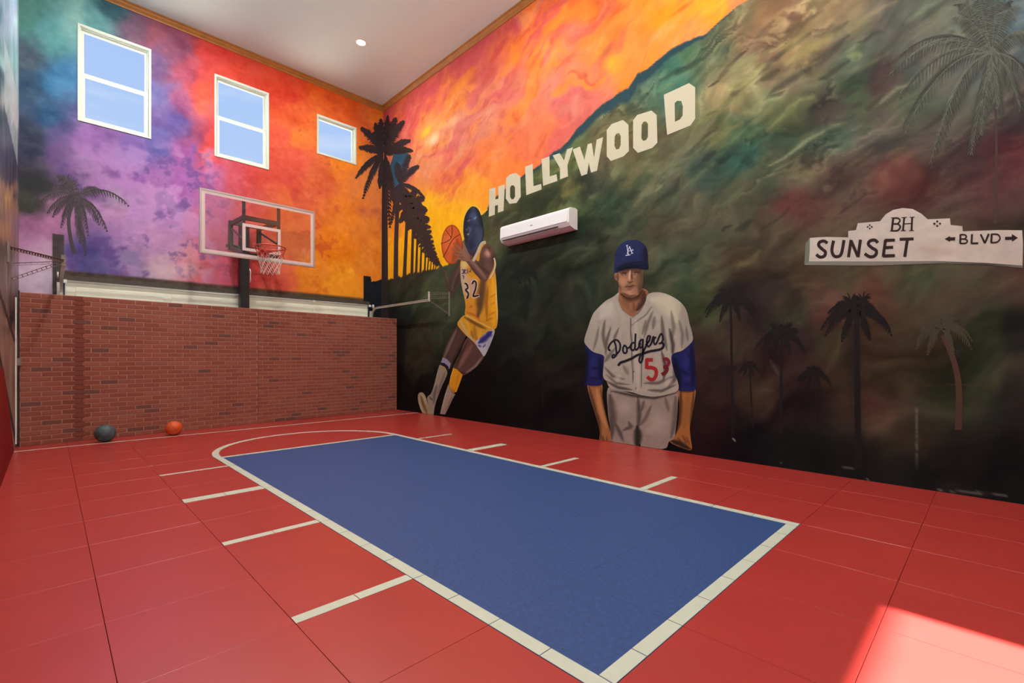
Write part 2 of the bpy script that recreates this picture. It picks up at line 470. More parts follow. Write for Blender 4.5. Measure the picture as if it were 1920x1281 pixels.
for k in range(12):                                     # half circle beyond the free-throw line
    a0, a1 = math.pi * k / 12, math.pi * (k + 1) / 12
    v = []; f = []
    for i in range(7):
        a = a0 + (a1 - a0) * i / 6
        for r_ in (ar - LW, ar):
            for z in (0, .0016): v.append((acx + r_ * math.cos(a), acy + r_ * math.sin(a), z))
    for i in range(6):
        b = 4 * i; f += [(b + 1, b + 3, b + 7, b + 5), (b, b + 1, b + 5, b + 4), (b + 2, b + 6, b + 7, b + 3)]
    f += [(0, 2, 3, 1), (24, 25, 27, 26)]
    mesh_obj('line_tile', v, f, M['white_line'], floor)
for i in range(len(xs) - 1):                            # base line in front of the brick screen
    line_piece(xs[i], 8.63, xs[i + 1], 8.675, M['white_line'])

# ---- ceiling, rear wall, outside ground
ceil_o = MB().box((XL - .3, YF - .3, H), (XR + .3, YB + .3, H + .25)).build('ceiling', M['ceiling']); tag(ceil_o, kind='structure')
rw = MB()
rw.box((XL - .25, YF - .2, 0), (ADDED_WIN_X0 - .05, YF, H)); rw.box((ADDED_WIN_X1 + .05, YF - .2, 0), (XR + .25, YF, H)); rw.box((ADDED_WIN_X0 - .05, YF - .2, ADDED_WIN_TOP + .05), (ADDED_WIN_X1 + .05, YF, H)); rw.box((ADDED_WIN_X0 - .05, YF - .2, 0), (ADDED_WIN_X1 + .05, YF, ADDED_WIN_SILL - .05))
tag(rw.build('wall_front', M['wall_plain']), kind='structure')
tag(MB().box((-40, -60, -.4), (46, 70, -.16)).build('ground', M['concrete']), kind='structure')
d1 = empty('window_4', (ADDED_WIN_X0 - .05, YF - .1, ADDED_WIN_SILL - .05)); tag(d1, 'unseen white framed window added in the plain wall', kind='structure')
W_ = ADDED_WIN_X1 - ADDED_WIN_X0 + .1; H_ = ADDED_WIN_TOP - ADDED_WIN_SILL + .1
for x in (0, W_ - .05): MB().box((x, -.03, 0), (x + .05, .03, H_)).build('added_window_stile', M['frame'], d1)
for z in (0, H_ - .05): MB().box((.05, -.03, z), (W_ - .05, .03, z + .05)).build('rail', M['frame'], d1)
MB().box((.05, -.003, .05), (W_ - .05, .003, H_ - .05)).build('pane', M['glass'], d1)

# ================================================================== RIGHT WALL MURAL
def axis(segs):
    a = []
    for lo, hi, st in segs: a.append(np.arange(lo, hi, st))
    return np.concatenate(a + [np.array([segs[-1][1]])])
ya = axis([(YF, -.6, .12), (-.6, YB, .0165)]); za = axis([(0, H, .0165)])
YY, ZZ = np.meshgrid(ya, za); YY = YY.ravel(); ZZ = ZZ.ravel()
U, V = proj(XR, YY, ZZ)
# anisotropic noises: strokes climb towards the viewer at the slope of the painted ridge
dirv = np.array([-1, .5]); dirv /= np.hypot(*dirv)
al = YY * dirv[0] + ZZ * dirv[1]; ac_ = -YY * dirv[1] + ZZ * dirv[0]
q1 = fbm(YY * 1.1, ZZ * 1.1, 3, 51); q2 = fbm(YY * 2.6, ZZ * 2.6, 3, 52); ac_ = ac_ + (q1 - .5) * .9 + (q2 - .5) * .3
n1 = fbm(al * .9, ac_ * 3.0, 5, 1); n2 = fbm(al * 2.2, ac_ * 6.5, 4, 2); n3 = fbm(YY * 5, ZZ * 5, 4, 4); n4 = fbm(YY * 1.6, ZZ * 1.6, 4, 5)
n5 = fbm(al * 1.1 + .6 * n4, ac_ * 2.6, 5, 8)
SKY = [(730,215,205,85,80),(760,230,216,86,84),(800,180,216,90,88),(860,130,205,84,84),(900,90,214,94,84),(940,40,204,80,84),(1000,30,216,86,76),
 (960,90,224,108,62),(1050,30,234,116,52),(1100,20,230,106,54),(1150,60,240,126,46),(1200,40,242,138,50),(1250,20,250,148,36),(1330,20,255,162,36),(1385,5,248,150,80),
 (1150,110,246,148,48),(1120,150,228,124,84),(1060,110,220,128,96),(1050,170,216,124,100),(1000,200,220,114,86),(960,160,216,120,92),(900,200,222,120,88),
 (860,170,236,136,62),(830,200,236,136,56),(810,240,232,150,80),(850,250,228,164,112),(900,230,216,130,100),(870,300,226,110,82),(830,330,230,120,74),
 (790,310,226,142,100),(920,290,236,120,64),(1000,270,232,114,72),(960,320,240,126,54),(880,350,246,154,44),(820,390,250,180,34),(790,450,250,186,24),
 (860,430,250,180,18),(760,470,250,190,24),(745,420,240,150,50),(740,500,246,176,30),(725,300,214,112,82),(1100,220,228,122,84),(1200,100,240,138,60),(1300,60,250,150,70),
 (1040,240,230,120,76),(1080,200,226,124,92),(1450,-60,250,160,60),(1150,-60,230,110,60),(1000,-40,212,84,78)]
HILL = [(1340,75,60,74,54),(1290,110,64,84,60),(1250,140,58,86,72),(1350,130,92,94,68),(1400,60,92,82,58),(1450,40,114,94,62),(1500,30,114,94,68),(1550,20,124,112,78),
 (1600,30,114,104,78),(1400,130,116,110,76),(1370,180,128,122,82),(1450,110,90,76,58),(1500,100,120,110,72),(1480,150,98,88,68),(1560,90,94,88,72),(1600,110,90,94,78),
 (1650,60,94,94,84),(1700,40,84,90,78),(1750,30,86,96,80),(1800,40,86,98,84),(1880,40,70,86,94),(1850,100,72,78,78),(1720,120,84,84,76),(1650,150,86,66,62),(1700,200,72,78,62),
 (1750,250,70,62,58),(1800,300,66,50,50),(1900,300,72,46,48),(1900,200,62,60,58),(1600,180,80,90,65),(1560,200,80,75,65),(1500,210,75,86,60),(1430,200,90,96,65),
 (1400,250,65,92,66),(1340,240,85,90,60),(1330,330,45,65,55),(1400,290,44,80,68),(1470,270,58,84,62),(1560,260,60,75,62),(1650,250,66,65,58),(1600,330,70,60,52),
 (1700,330,76,48,42),(1500,330,62,70,52),(1440,330,55,68,50),(1400,370,55,62,45),(1500,380,70,48,42),(1450,430,62,60,45),(1350,420,55,65,48),(1300,380,62,75,55),
 (1260,330,75,85,65),(1220,300,92,92,64),(1180,300,84,70,45),(1130,330,84,80,55),(1080,340,86,86,50),(1040,350,75,80,45),(1000,370,65,68,40),(960,400,60,62,42),
 (930,420,65,70,48),(905,440,75,78,50),(1150,380,50,58,42),(1200,380,65,70,50),(1180,430,62,72,52),(1100,450,40,48,36),(1050,480,38,45,32),(1000,500,35,42,32),
 (960,520,32,38,30),(1060,560,38,45,35),(1000,600,32,34,28),(960,650,22,24,22),(950,740,14,15,16),(1050,640,35,38,28),(1080,700,26,26,22),(1060,780,16,16,18),
 (1340,500,62,72,52),(1300,480,55,62,45),(1400,500,68,62,45),(1330,560,72,78,52),(1400,560,44,34,34),(1450,550,60,52,40),(1500,520,68,58,42),(1600,520,66,62,45),
 (1700,520,62,62,45),(1800,520,64,60,45),(1900,540,70,55,45),(1480,600,62,62,45),(1550,590,78,58,48),(1640,560,72,52,40),(1450,680,50,38,35),(1380,640,65,52,42),
 (1430,730,60,52,40),(1350,700,48,30,30),(1340,800,35,20,22),(1500,640,52,40,40),(1500,760,32,24,25),(1560,640,58,58,40),(1600,700,52,42,32),(1650,640,56,48,34),
 (1680,700,58,48,34),(1720,640,60,48,36),(1800,560,66,50,40),(1850,600,56,55,40),(1840,700,50,50,36),(1760,760,45,44,32),(1650,770,65,48,38),(1700,820,42,36,28),
 (1900,620,35,35,32),(1900,750,26,28,27),(1900,900,20,22,22),(1800,850,30,30,28),(1500,850,20,20,20),(1400,830,16,16,18),(1600,870,22,22,22),(1700,890,24,24,24),
 (750,650,20,22,20),(780,560,52,62,45),(760,540,48,52,40),(820,560,55,65,45),(800,620,45,50,38),(790,680,38,40,30),(770,740,14,14,14),(830,700,24,24,20),(850,740,10,10,10),
 (900,700,12,12,14),(735,600,28,30,30),(735,700,10,11,11),(1250,860,12,12,12),(1100,830,12,12,14),(900,780,10,10,10),(2100,300,62,48,48),(2100,700,30,30,28),(2300,-200,80,86,84)]
wu = (n4 - .5) * 70; wv = (n3 - .5) * 46
sk = field(U + wu, V + wv, SKY, 22)
# orange, pink and pale cloud streaks
def band(n, a, b): return sstep(a, b, n)
upper = sstep(430, 300, V)
hot = np.array([250, 142, 34.]); pink = np.array([206, 82, 92.]); pale = np.array([228, 176, 134.]); deep = np.array([198, 70, 52.])
sk += (hot - sk) * (band(n5, .54, .67) * .55 * upper * (.45 + .55 * sstep(800, 1050, U)))[:, None]
sk += (pink - sk) * (band(n1, .52, .68) * .6 * upper * (1 - .5 * sstep(1000, 1250, U)))[:, None]
sk += (deep - sk) * (band(n2, .60, .74) * .45 * upper * band(n5, .45, .6))[:, None]
sk += (pale - sk) * (band(fbm(al * 1.2, ac_ * 4, 4, 13), .60, .76) * .28 * upper)[:, None]
sk += ((n3 - .5) * 26)[:, None]
wob = n3
for (x, y, rx, ry, c, a, g) in [(812,262,34,16,(238,206,160),.9,-.75),(800,246,26,9,(252,196,60),.9,-.9),(850,228,46,14,(240,190,130),.7,-.6),(905,215,60,12,(232,176,140),.5,-.5),
  (870,150,46,12,(250,150,40),.6,-.9),(960,120,60,14,(248,140,40),.6,-.8),(1150,120,34,22,(252,168,46),.85,-1.0),(1255,30,60,18,(252,150,30),.7,-.6),(1330,18,44,14,(255,176,40),.8,-.6),
  (985,60,50,9,(205,70,40),.5,-.9),(935,95,44,8,(188,60,52),.6,-1.0),(1155,22,40,9,(208,84,40),.6,-.8),(1140,95,20,6,(196,100,60),.7,-1.0),(1280,15,40,6,(220,80,30),.55,-.6),
  (1075,55,40,22,(216,136,104),.6,-.7),(880,262,90,10,(196,106,106),.4,-.35),(800,420,60,90,(252,186,22),.5,0),(880,392,30,30,(253,192,30),.6,0),(850,95,60,10,(196,72,80),.5,-.7),
  (915,145,50,8,(196,80,50),.55,-.9),(1040,20,36,10,(212,70,60),.5,-.8),(820,312,50,16,(236,150,100),.4,-.3)]:
    blob(sk, U, V, x, y, rx, ry, c, a, g, 1.0, wob)
hl = field(U + wu * .7, V + wv * .7, HILL, 16) * 1.12
amp = np.clip(hl.mean(1) / 60, .25, 1.3)
hl += (((n1 - .5) * 62 + (n2 - .5) * 38 + (n3 - .5) * 18) * amp)[:, None] * np.array([1.05, 1.0, .8])
hl += ((n4 - .5) * 26 * amp)[:, None] * np.array([1.1, -.5, -.2])
LT = [([(1440,312),(1470,297),(1495,278),(1514,262),(1539,250),(1557,237),(1585,231)],5,(142,146,112),.85),([(1440,333),(1455,318),(1480,306),(1508,285)],4,(120,126,95),.6),
 ([(1642,200),(1664,181),(1682,166),(1707,158),(1720,147)],5,(146,150,120),.8),([(1579,294),(1626,269),(1664,244),(1689,234),(1695,216)],4,(122,116,96),.75),
 ([(1439,244),(1467,219),(1482,203),(1498,188),(1523,181)],11,(138,142,92),.8),([(1320,281),(1351,256),(1373,240),(1392,230)],9,(126,126,80),.75),
 ([(1320,212),(1345,200),(1370,184)],8,(152,142,92),.7),([(1476,119),(1507,100),(1539,81),(1557,72)],13,(168,152,96),.75),([(1589,106),(1618,103)],12,(156,156,104),.7),
 ([(1340,150),(1375,138),(1420,120)],12,(150,142,96),.5),([(1172,346),(1195,321),(1217,296),(1234,279)],11,(128,122,86),.7),
 ([(1189,386),(1217,352),(1240,321),(1273,287),(1307,256),(1340,223)],10,(120,118,88),.75),([(1279,310),(1305,292),(1330,276)],8,(102,106,80),.6),([(1068,335),(1066,352),(1058,366)],14,(122,112,62),.6),
 ([(1048,487),(1077,467),(1116,464)],7,(88,94,72),.6),([(1075,497),(1095,480),(1119,466)],7,(86,90,68),.6),([(1546,704),(1567,665),(1588,605)],7,(86,82,58),.6),
 ([(1425,732),(1450,732)],7,(88,76,56),.6),([(1444,676),(1461,704)],3,(92,86,76),.7),([(1709,725),(1760,722),(1820,721),(1869,730)],2,(78,62,48),.6),
 ([(1497,600),(1500,612)],14,(76,82,56),.5),([(1640,775),(1690,778)],6,(84,60,46),.5),([(1330,560),(1345,530),(1365,500)],20,(78,84,58),.5),([(790,545),(810,525),(822,512)],8,(92,98,76),.6),
 ([(760,655),(775,640),(790,630)],8,(66,70,52),.5),([(740,545),(752,530)],7,(70,66,60),.5),([(770,690),(795,672)],6,(70,72,58),.5),([(1000,455),(1030,440),(1060,420)],9,(56,64,46),.5),
 ([(960,480),(985,470)],9,(58,66,50),.5),([(1120,560),(1090,590)],10,(44,50,40),.4),([(1600,262),(1650,225)],9,(74,92,66),.5),([(1490,60),(1530,30),(1560,10)],14,(134,116,80),.5),
 ([(1620,60),(1650,30)],12,(120,112,84),.4),([(930,405),(945,388),(958,392)],10,(96,96,60),.5),([(985,365),(1005,352)],9,(104,100,58),.5),([(1350,320),(1380,300),(1410,285)],10,(52,92,76),.5)]
DK = [([(1320,169),(1345,153),(1367,125),(1386,106),(1407,88)],3.5,(58,44,38),.8),([(1320,219),(1357,200),(1382,169),(1423,137),(1457,106),(1520,62)],6,(60,54,44),.65),
 ([(1426,194),(1461,162),(1495,144),(1520,125),(1564,94),(1589,66)],10,(62,58,50),.6),([(1539,184),(1580,178),(1610,165)],7,(56,58,50),.6),([(1500,215),(1560,205),(1610,195)],10,(64,60,54),.5),
 ([(1037,363)],30,(40,46,34),.8),([(1113,345)],40,(44,50,40),.8),([(1080,360)],34,(40,46,36),.7),([(1000,380)],26,(44,48,34),.6),([(950,405)],18,(46,50,36),.6),([(1440,560)],70,(40,30,34),.6),
 ([(1370,560)],34,(30,28,28),.7),([(1345,300),(1380,280),(1410,310)],16,(42,50,46),.5),([(1320,300),(1340,285)],12,(40,48,44),.6),([(1900,600)],30,(24,26,24),.6),([(985,520),(985,600)],12,(20,24,22),.5),
 ([(1400,90),(1430,60),(1450,40)],8,(72,62,48),.4),([(1610,880),(1600,600)],26,(26,24,24),.35)]
for p, w, c, a in DK: stroke(hl, U, V, p, w * 1.3, c, a, .9, len(p) > 1, n3)
# wispy ridges: crisp on one side, fading on the other, brightest on the upper slope
ftex = fbm(YY * 14, ZZ * 14, 4, 61); ftex2 = fbm(al * 3, ac_ * 16, 4, 62)
up = np.clip((430 - V) / 260, 0, 1) * sstep(880, 1050, U) * (1 - .6 * sstep(1560, 1760, U))
for k, (sa, sc, thr, strength) in enumerate([(.42, 1.15, .0, .8), (.85, 2.3, .0, .45)]):
    w_ = fbm(al * sa, ac_ * sc, 4, 70 + k) * 5.0 + (ftex - .5) * .45
    fr = w_ - np.floor(w_)
    crest = np.where(fr < .72, sstep(.30, .72, fr) ** 2.2, 1 - sstep(.72, .80, fr))
    mask = sstep(.42, .62, fbm(YY * 1.7, ZZ * 1.7, 3, 80 + k)) * (.45 + 1.1 * ftex2)
    lightc = np.array([168, 160, 112.]) * .55 + hl * .75
    hl += (lightc - hl) * np.clip(crest * mask * strength * up, 0, .9)[:, None]
    trough = sstep(.80, .86, fr) * (1 - sstep(.9, 1.0, fr))
    hl += (hl * .66 - hl) * np.clip(trough * mask * .55 * np.clip(up * 1.6, 0, 1), 0, 1)[:, None]
def wisp(p, w, c, a):
    stroke(hl, U, V, p, w * 2.6, np.array(c) * .85, a * .42, 1.0, True, n3)
    m0 = hl.copy(); stroke(m0, U, V, p, w * 1.15, c, a, .8, True, ftex)
    k = np.clip(.15 + 1.5 * (ftex - .25) + .6 * (ftex2 - .4), 0, 1); hl[:] = hl + (m0 - hl) * k[:, None]
rw_ = random.Random(23)
for k in range(120):                                   # loose diagonal brushwork over the slope
    x = rw_.uniform(930, 1760); top_ = float(np.interp(x, [900, 1050, 1200, 1400, 1900], [410, 300, 170, 60, 20]))
    y = top_ + rw_.random() ** 1.5 * (560 - top_); L = rw_.uniform(30, 95) * (1.15 - y / 900); sl = rw_.uniform(.45, .8)
    base = field(np.array([x]), np.array([y]), HILL, 16)[0]
    light = rw_.random() < .62
    c = base * rw_.uniform(1.25, 1.6) + np.array([14, 13, 2]) if light else base * rw_.uniform(.5, .7)
    b_ = rw_.uniform(-.12, .12)
    pts_ = [(x + L * t, y - L * sl * t - L * b_ * 4 * t * (1 - t) + rw_.uniform(-2.5, 2.5)) for t in np.linspace(0, 1, 6)]
    (wisp if light else lambda p, w, c, a: stroke(hl, U, V, p, w * 1.5, c, a * .8, .95, True, n3))(pts_, rw_.uniform(3, 8), tuple(c), rw_.uniform(.35, .7))
for p, w, c, a in LT: wisp(p, w, c, a)
# bright scuffs at the foot of the wall
for p, w, c, a in [([(1374,822),(1380,829)],2.5,(190,190,190),.8),([(1567,876),(1602,878)],1.6,(110,110,105),.7),([(1757,918),(1800,922),(1850,926),(1890,931)],3,(120,118,110),.7),([(1625,899),(1632,902)],2,(150,150,145),.8),([(1462,868),(1470,866)],2,(120,120,115),.7)]:
    stroke(hl, U, V, p, w, c, a, .7, True, fbm(YY * 30, ZZ * 30, 2, 9))
speck = fbm(YY * 40, ZZ * 40, 2, 17); stroke(hl, U, V, [(1718,765),(1717,880)], 2.0, (120,122,116), .6, .5, False, speck)
# ridge
RIDGE = [(600,545),(690,530),(718,528),(745,520),(775,512),(812,505),(840,497),(870,450),(886,410),(902,404),(910,398),(920,378),(945,356),(977,332),(1004,315),(1037,286),(1049,279),(1065,265),
 (1082,242),(1113,211),(1138,190),(1161,175),(1178,165),(1195,138),(1218,126),(1254,95),(1298,73),(1320,67),(1345,44),(1367,25),(1389,7),(1420,-14),(1500,-70),(1700,-210),(2300,-620),(5000,-2500)]
rx = np.array([p[0] for p in RIDGE], float); ry = np.array([p[1] for p in RIDGE], float)
rv = np.interp(U, rx, ry) + (fbm(YY * 9, ZZ * 0 + 3, 3, 6) - .5) * 7
is_h = sstep(-1.6, 1.6, V - rv)
teal = np.array([36, 64, 74.])
tw = np.interp(U, [880, 1000, 1040, 1100, 1180, 1260, 1330, 1400], [0, 5, 14, 22, 27, 20, 3, 0])
tk = (1 - sstep(tw * .7, tw * 1.1 + 1, V - rv + (n3 - .5) * 14)) * (tw > 1)
hl += (teal - hl) * (tk * .9)[:, None]
COL = sk * (1 - is_h)[:, None] + hl * is_h[:, None]
T = .2
ext = ([(XR, YF, 0), (XR + T, YF, 0), (XR + T, YB + .2, 0), (XR, YB, 0), (XR, YF, H), (XR + T, YF, H), (XR + T, YB + .2, H), (XR, YB, H)],
       [(1, 2, 6, 5), (0, 1, 5, 4), (2, 3, 7, 6), (4, 5, 6, 7)])
P = np.stack([np.full(U.shape, XR), YY, ZZ], 1)
wall_r = grid_mesh('wall_right', P, len(ya), len(za), M['paint'], to_alb(COL), extra=ext); tag(wall_r, 'tall wall with a painted sunset hillside mural', kind='structure')

# ================================================================== BACK WALL MURAL
GX0, GX1, GZ = .178, 5.262, 2.40                  # garage opening
def wrect(u0, v0, u1, v1):
    a = on_y(u0, v0, YB); b = on_y(u1, v1, YB); return a[0], b[0]
WIN = [(.32, 1.25, 4.93, 6.47), (2.19, 3.13, 4.925, 6.455), (4.085, 4.975, 5.545, 6.39)]      # x0,x1,z0,z1 of the three openings
def snap(a, vals):
    a = a.copy()
    for v in vals: a[np.argmin(abs(a - v))] = v
    return a
xa = snap(axis([(XL, XR, .0165)]), [GX0, GX1] + [w[0] for w in WIN] + [w[1] for w in WIN])
za2 = snap(axis([(0, H, .0165)]), [GZ] + [w[2] for w in WIN] + [w[3] for w in WIN])
XX, Z2 = np.meshgrid(xa, za2); XX = XX.ravel(); Z2 = Z2.ravel()
U, V = proj(XX, YB, Z2)
b1 = fbm(XX * 1.3, Z2 * 1.3, 5, 21); b2 = fbm(XX * 4, Z2 * 4, 5, 22); b3 = fbm(XX * 11, Z2 * 11, 4, 23); b4 = fbm(XX * 2.2, Z2 * 2.2, 5, 24)
BACK = [(60,30,86,136,126),(100,60,92,150,150),(140,40,128,172,164),(180,40,96,150,150),(215,15,60,96,106),(50,100,86,98,112),(60,160,60,86,110),(110,150,72,126,166),(90,220,56,92,126),  # palest teal point mixes mural teal with the glow beside the window
 (60,260,60,66,86),(60,350,60,62,66),(40,380,72,74,64),(110,240,92,84,130),(160,264,150,106,166),(120,290,112,86,132),(200,300,136,92,152),(160,330,102,76,122),(290,60,150,84,100),
 (300,120,112,86,126),(260,50,120,90,110),(300,180,106,100,154),(330,230,90,76,140),(300,270,96,90,154),(260,290,120,94,160),(350,200,140,76,120),(350,130,164,76,96),(330,90,134,76,100),
 (380,100,208,70,66),(390,170,226,86,66),(375,200,224,98,76),(390,250,216,76,66),(370,250,150,76,110),(350,290,150,86,150),(390,290,218,80,76),(420,90,216,70,60),(450,120,216,74,56),
 (540,130,216,74,46),(540,170,212,66,42),(600,160,220,90,28),(650,190,216,90,32),(700,215,206,96,46),(560,210,222,96,46),(560,260,226,120,50),(530,250,216,86,66),(600,330,206,96,56),
 (640,300,226,130,36),(550,300,212,86,66),(520,330,202,76,60),(450,330,202,80,90),(400,330,182,90,140),(350,340,166,100,168),(300,340,164,108,168),(250,340,150,96,164),(260,400,164,120,178),
 (320,400,176,126,184),(300,450,190,140,184),(230,440,170,126,178),(200,480,122,102,160),(150,480,88,78,140),(170,500,96,92,146),(250,500,150,130,174),(300,500,204,170,186),(350,500,224,150,162),
 (380,510,224,110,122),(430,510,226,86,96),(420,440,206,100,130),(400,400,196,110,150),(480,400,206,86,80),(520,400,202,86,60),(540,450,216,110,60),(500,500,216,86,80),(530,520,220,92,76),
 (570,520,236,140,40),(640,470,232,132,26),(640,530,250,166,42),(680,430,222,126,46),(680,340,206,116,80),(700,380,206,110,76),(705,480,226,132,46),(660,400,226,126,40),(60,450,186,136,176),
 (80,480,200,160,190),(60,520,212,186,210),(90,520,206,186,206),(90,420,190,130,170),(60,410,166,112,150),(110,400,176,120,160),(230,390,176,130,170),(230,360,122,100,142),(600,240,224,110,44),(450,60,206,70,50)]
C = field(U + (b4 - .5) * 46, V + (b2 - .5) * 34, BACK, 14)
warm = sstep(370, 470, U)
C += ((b2 - .5) * 34 + (b3 - .5) * 26)[:, None] * (np.array([.9, 1.0, .8]) * warm[:, None] + np.array([1, 1, .9]) * (1 - warm[:, None]))
dkr = np.array([176, 46, 40.])
C += (dkr - C) * (band(b3 * .5 + b4 * .5, .54, .68) * .45 * warm * sstep(690, 600, U))[:, None]
C += (np.array([250, 146, 36.]) - C) * (band(b1, .52, .68) * .4 * sstep(470, 600, U))[:, None]
cool = (1 - warm)
low = sstep(240, 300, V)
C += (np.array([92, 66, 128.]) - C) * (band(b2 * .6 + b3 * .4, .52, .66) * .65 * cool * low * sstep(90, 130, U))[:, None]
C += (np.array([205, 158, 205.]) - C) * (band(b4, .52, .68) * .5 * cool * low * sstep(100, 160, U))[:, None]
for (x, y, rx_, ry_, c, a) in [(70,365,60,46,(58,60,62),.8),(60,385,34,16,(64,68,56),.6),(215,372,26,30,(176,160,180),.5),(40,20,30,40,(92,140,120),.4),(170,470,70,16,(70,60,120),.55),(300,525,60,20,(190,170,186),.4),(330,508,80,24,(226,190,196),.65),(70,500,44,54,(220,192,214),.55),(300,440,50,26,(206,156,196),.4),(200,345,60,20,(186,128,190),.4)]:
    blob(C, U, V, x, y, rx_, ry_, c, a, 0, 1.0, b2)
# black band above the garage opening, black corner block, grey strip at the left of the door
top_v = np.interp(U, [95, 690], [505, 561]); 
band_k = sstep(-3, 2, V - top_v) * (U > 120) * (U < 684)
C += (np.array([78, 66, 52.]) + (b3 - .5)[:, None] * 50 - C) * (band_k * .92)[:, None]
blk = inside(U, V, [(682, 517), (695, 518), (697, 528), (707, 527), (725, 519), (725, 700), (682, 700)])
C[blk] = np.array([30, 32, 38.]) + (b3[blk] - .5)[:, None] * 16
gry = inside(U, V, [(98, 438), (121, 441), (121, 620), (98, 620)])
C[gry] = np.array([80, 72, 72.]) + (b3[gry] - .5)[:, None] * 26
pur = (Z2 < 1.9) & (U < 98)
P = np.stack([XX, np.full(U.shape, YB), Z2], 1)
nx, nz = len(xa), len(za2)
cx_ = (xa[:-1] + xa[1:]) / 2; cz_ = (za2[:-1] + za2[1:]) / 2
CXX, CZZ = np.meshgrid(cx_, cz_); CXX = CXX.ravel(); CZZ = CZZ.ravel()
keep = ~((CXX > GX0) & (CXX < GX1) & (CZZ < GZ))
for w in WIN: keep &= ~((CXX > w[0]) & (CXX < w[1]) & (CZZ > w[2]) & (CZZ < w[3]))
WT = .16
ev, ef = [], []
def quad(*p):
    b = len(ev); ev.extend(p); ef.append((b, b + 1, b + 2, b + 3))
for (x0, x1, z0, z1) in WIN + [(GX0, GX1, 0, GZ)]:          # reveals
    quad((x0, YB, z0), (x0, YB + WT, z0), (x0, YB + WT, z1), (x0, YB, z1)); quad((x1, YB, z0), (x1, YB, z1), (x1, YB + WT, z1), (x1, YB + WT, z0))
    quad((x0, YB, z1), (x0, YB + WT, z1), (x1, YB + WT, z1), (x1, YB, z1)); quad((x0, YB, z0), (x1, YB, z0), (x1, YB + WT, z0), (x0, YB + WT, z0))
gxs = sorted({XL - .2, XR + .2, GX0, GX1, *[w[0] for w in WIN], *[w[1] for w in WIN]}); gzs = sorted({0, H, GZ, *[w[2] for w in WIN], *[w[3] for w in WIN]})
for i in range(len(gxs) - 1):
    for j in range(len(gzs) - 1):
        mx, mz = (gxs[i] + gxs[i + 1]) / 2, (gzs[j] + gzs[j + 1]) / 2
        if any(w[0] < mx < w[1] and w[2] < mz < w[3] for w in WIN + [(GX0, GX1, 0, GZ)]): continue
        quad((gxs[i], YB + WT, gzs[j]), (gxs[i + 1], YB + WT, gzs[j]), (gxs[i + 1], YB + WT, gzs[j + 1]), (gxs[i], YB + WT, gzs[j + 1]))
wall_b = grid_mesh('wall_back', P, nx, nz, M['paint'], to_alb(C), keep=keep, extra=(ev, ef)); tag(wall_b, 'end wall painted with purple to orange sky', kind='structure')

# ================================================================== LEFT WALL MURAL (seen edge-on)
yl = axis([(YF, 5.5, .25), (5.5, YB, .02)]); zl = axis([(0, H, .03)])
Y3, Z3 = np.meshgrid(yl, zl); Y3 = Y3.ravel(); Z3 = Z3.ravel()
U, V = proj(XL, np.maximum(Y3, 3.0), Z3); U = np.maximum(U, -30)
LEFT = [(1,30,80,130,150),(12,30,170,186,214),(28,40,190,224,224),(22,40,150,178,204),(10,120,150,200,200),(20,150,166,196,200),(2,150,56,96,106),(25,190,172,182,182),(5,225,60,86,96),(15,235,80,96,116),
 (28,225,190,190,184),(10,300,66,76,96),(25,325,72,70,86),(12,370,190,150,100),(20,370,200,160,100),(28,370,92,80,96),(3,370,130,110,100),(15,430,172,132,96),(28,430,142,112,132),(5,480,100,86,76),
 (20,500,122,110,96),(28,500,172,152,180),(10,600,152,122,106),(24,600,30,30,38),(20,640,142,116,100),(5,650,150,120,106),(15,760,142,120,106),(-20,100,90,130,140),(-20,400,90,80,80),(-20,600,150,122,106)]
C = field(U + (fbm(Y3 * 2, Z3 * 2, 4, 31) - .5) * 8, V + (fbm(Y3 * 3, Z3 * 3, 4, 32) - .5) * 40, LEFT, 5, 1.8)
C += ((fbm(Y3 * 3, Z3 * 1.2, 4, 33) - .5) * 60)[:, None]
tri = inside(U, V, [(8, 70), (33, 180), (33, 310), (8, 195)]); C[tri] = C[tri] * .4 + np.array([196, 212, 212.]) * .6
for p in ([(-10, 520), (28, 640)], [(-10, 620), (30, 830)]): stroke(C, U, V, p, 3.0, (56, 46, 44), .9, .5, False)
red = inside(U, V, [(-400, 690), (7, 690), (28, 855), (20, 1200), (-400, 1500)]); C[red] = np.array([128, 30, 28.])
ext = ([(XL, YF, 0), (XL - T, YF, 0), (XL - T, YB + .2, 0), (XL, YB, 0), (XL, YF, H), (XL - T, YF, H), (XL - T, YB + .2, H), (XL, YB, H)], [(1, 5, 6, 2), (0, 4, 5, 1), (2, 6, 7, 3), (4, 7, 6, 5)])
wall_l = grid_mesh('wall_left', np.stack([np.full(U.shape, XL), Y3, Z3], 1), len(yl), len(zl), M['paint'], to_alb(C), extra=ext); tag(wall_l, 'wall with a pale painted mural seen edge-on', kind='structure')

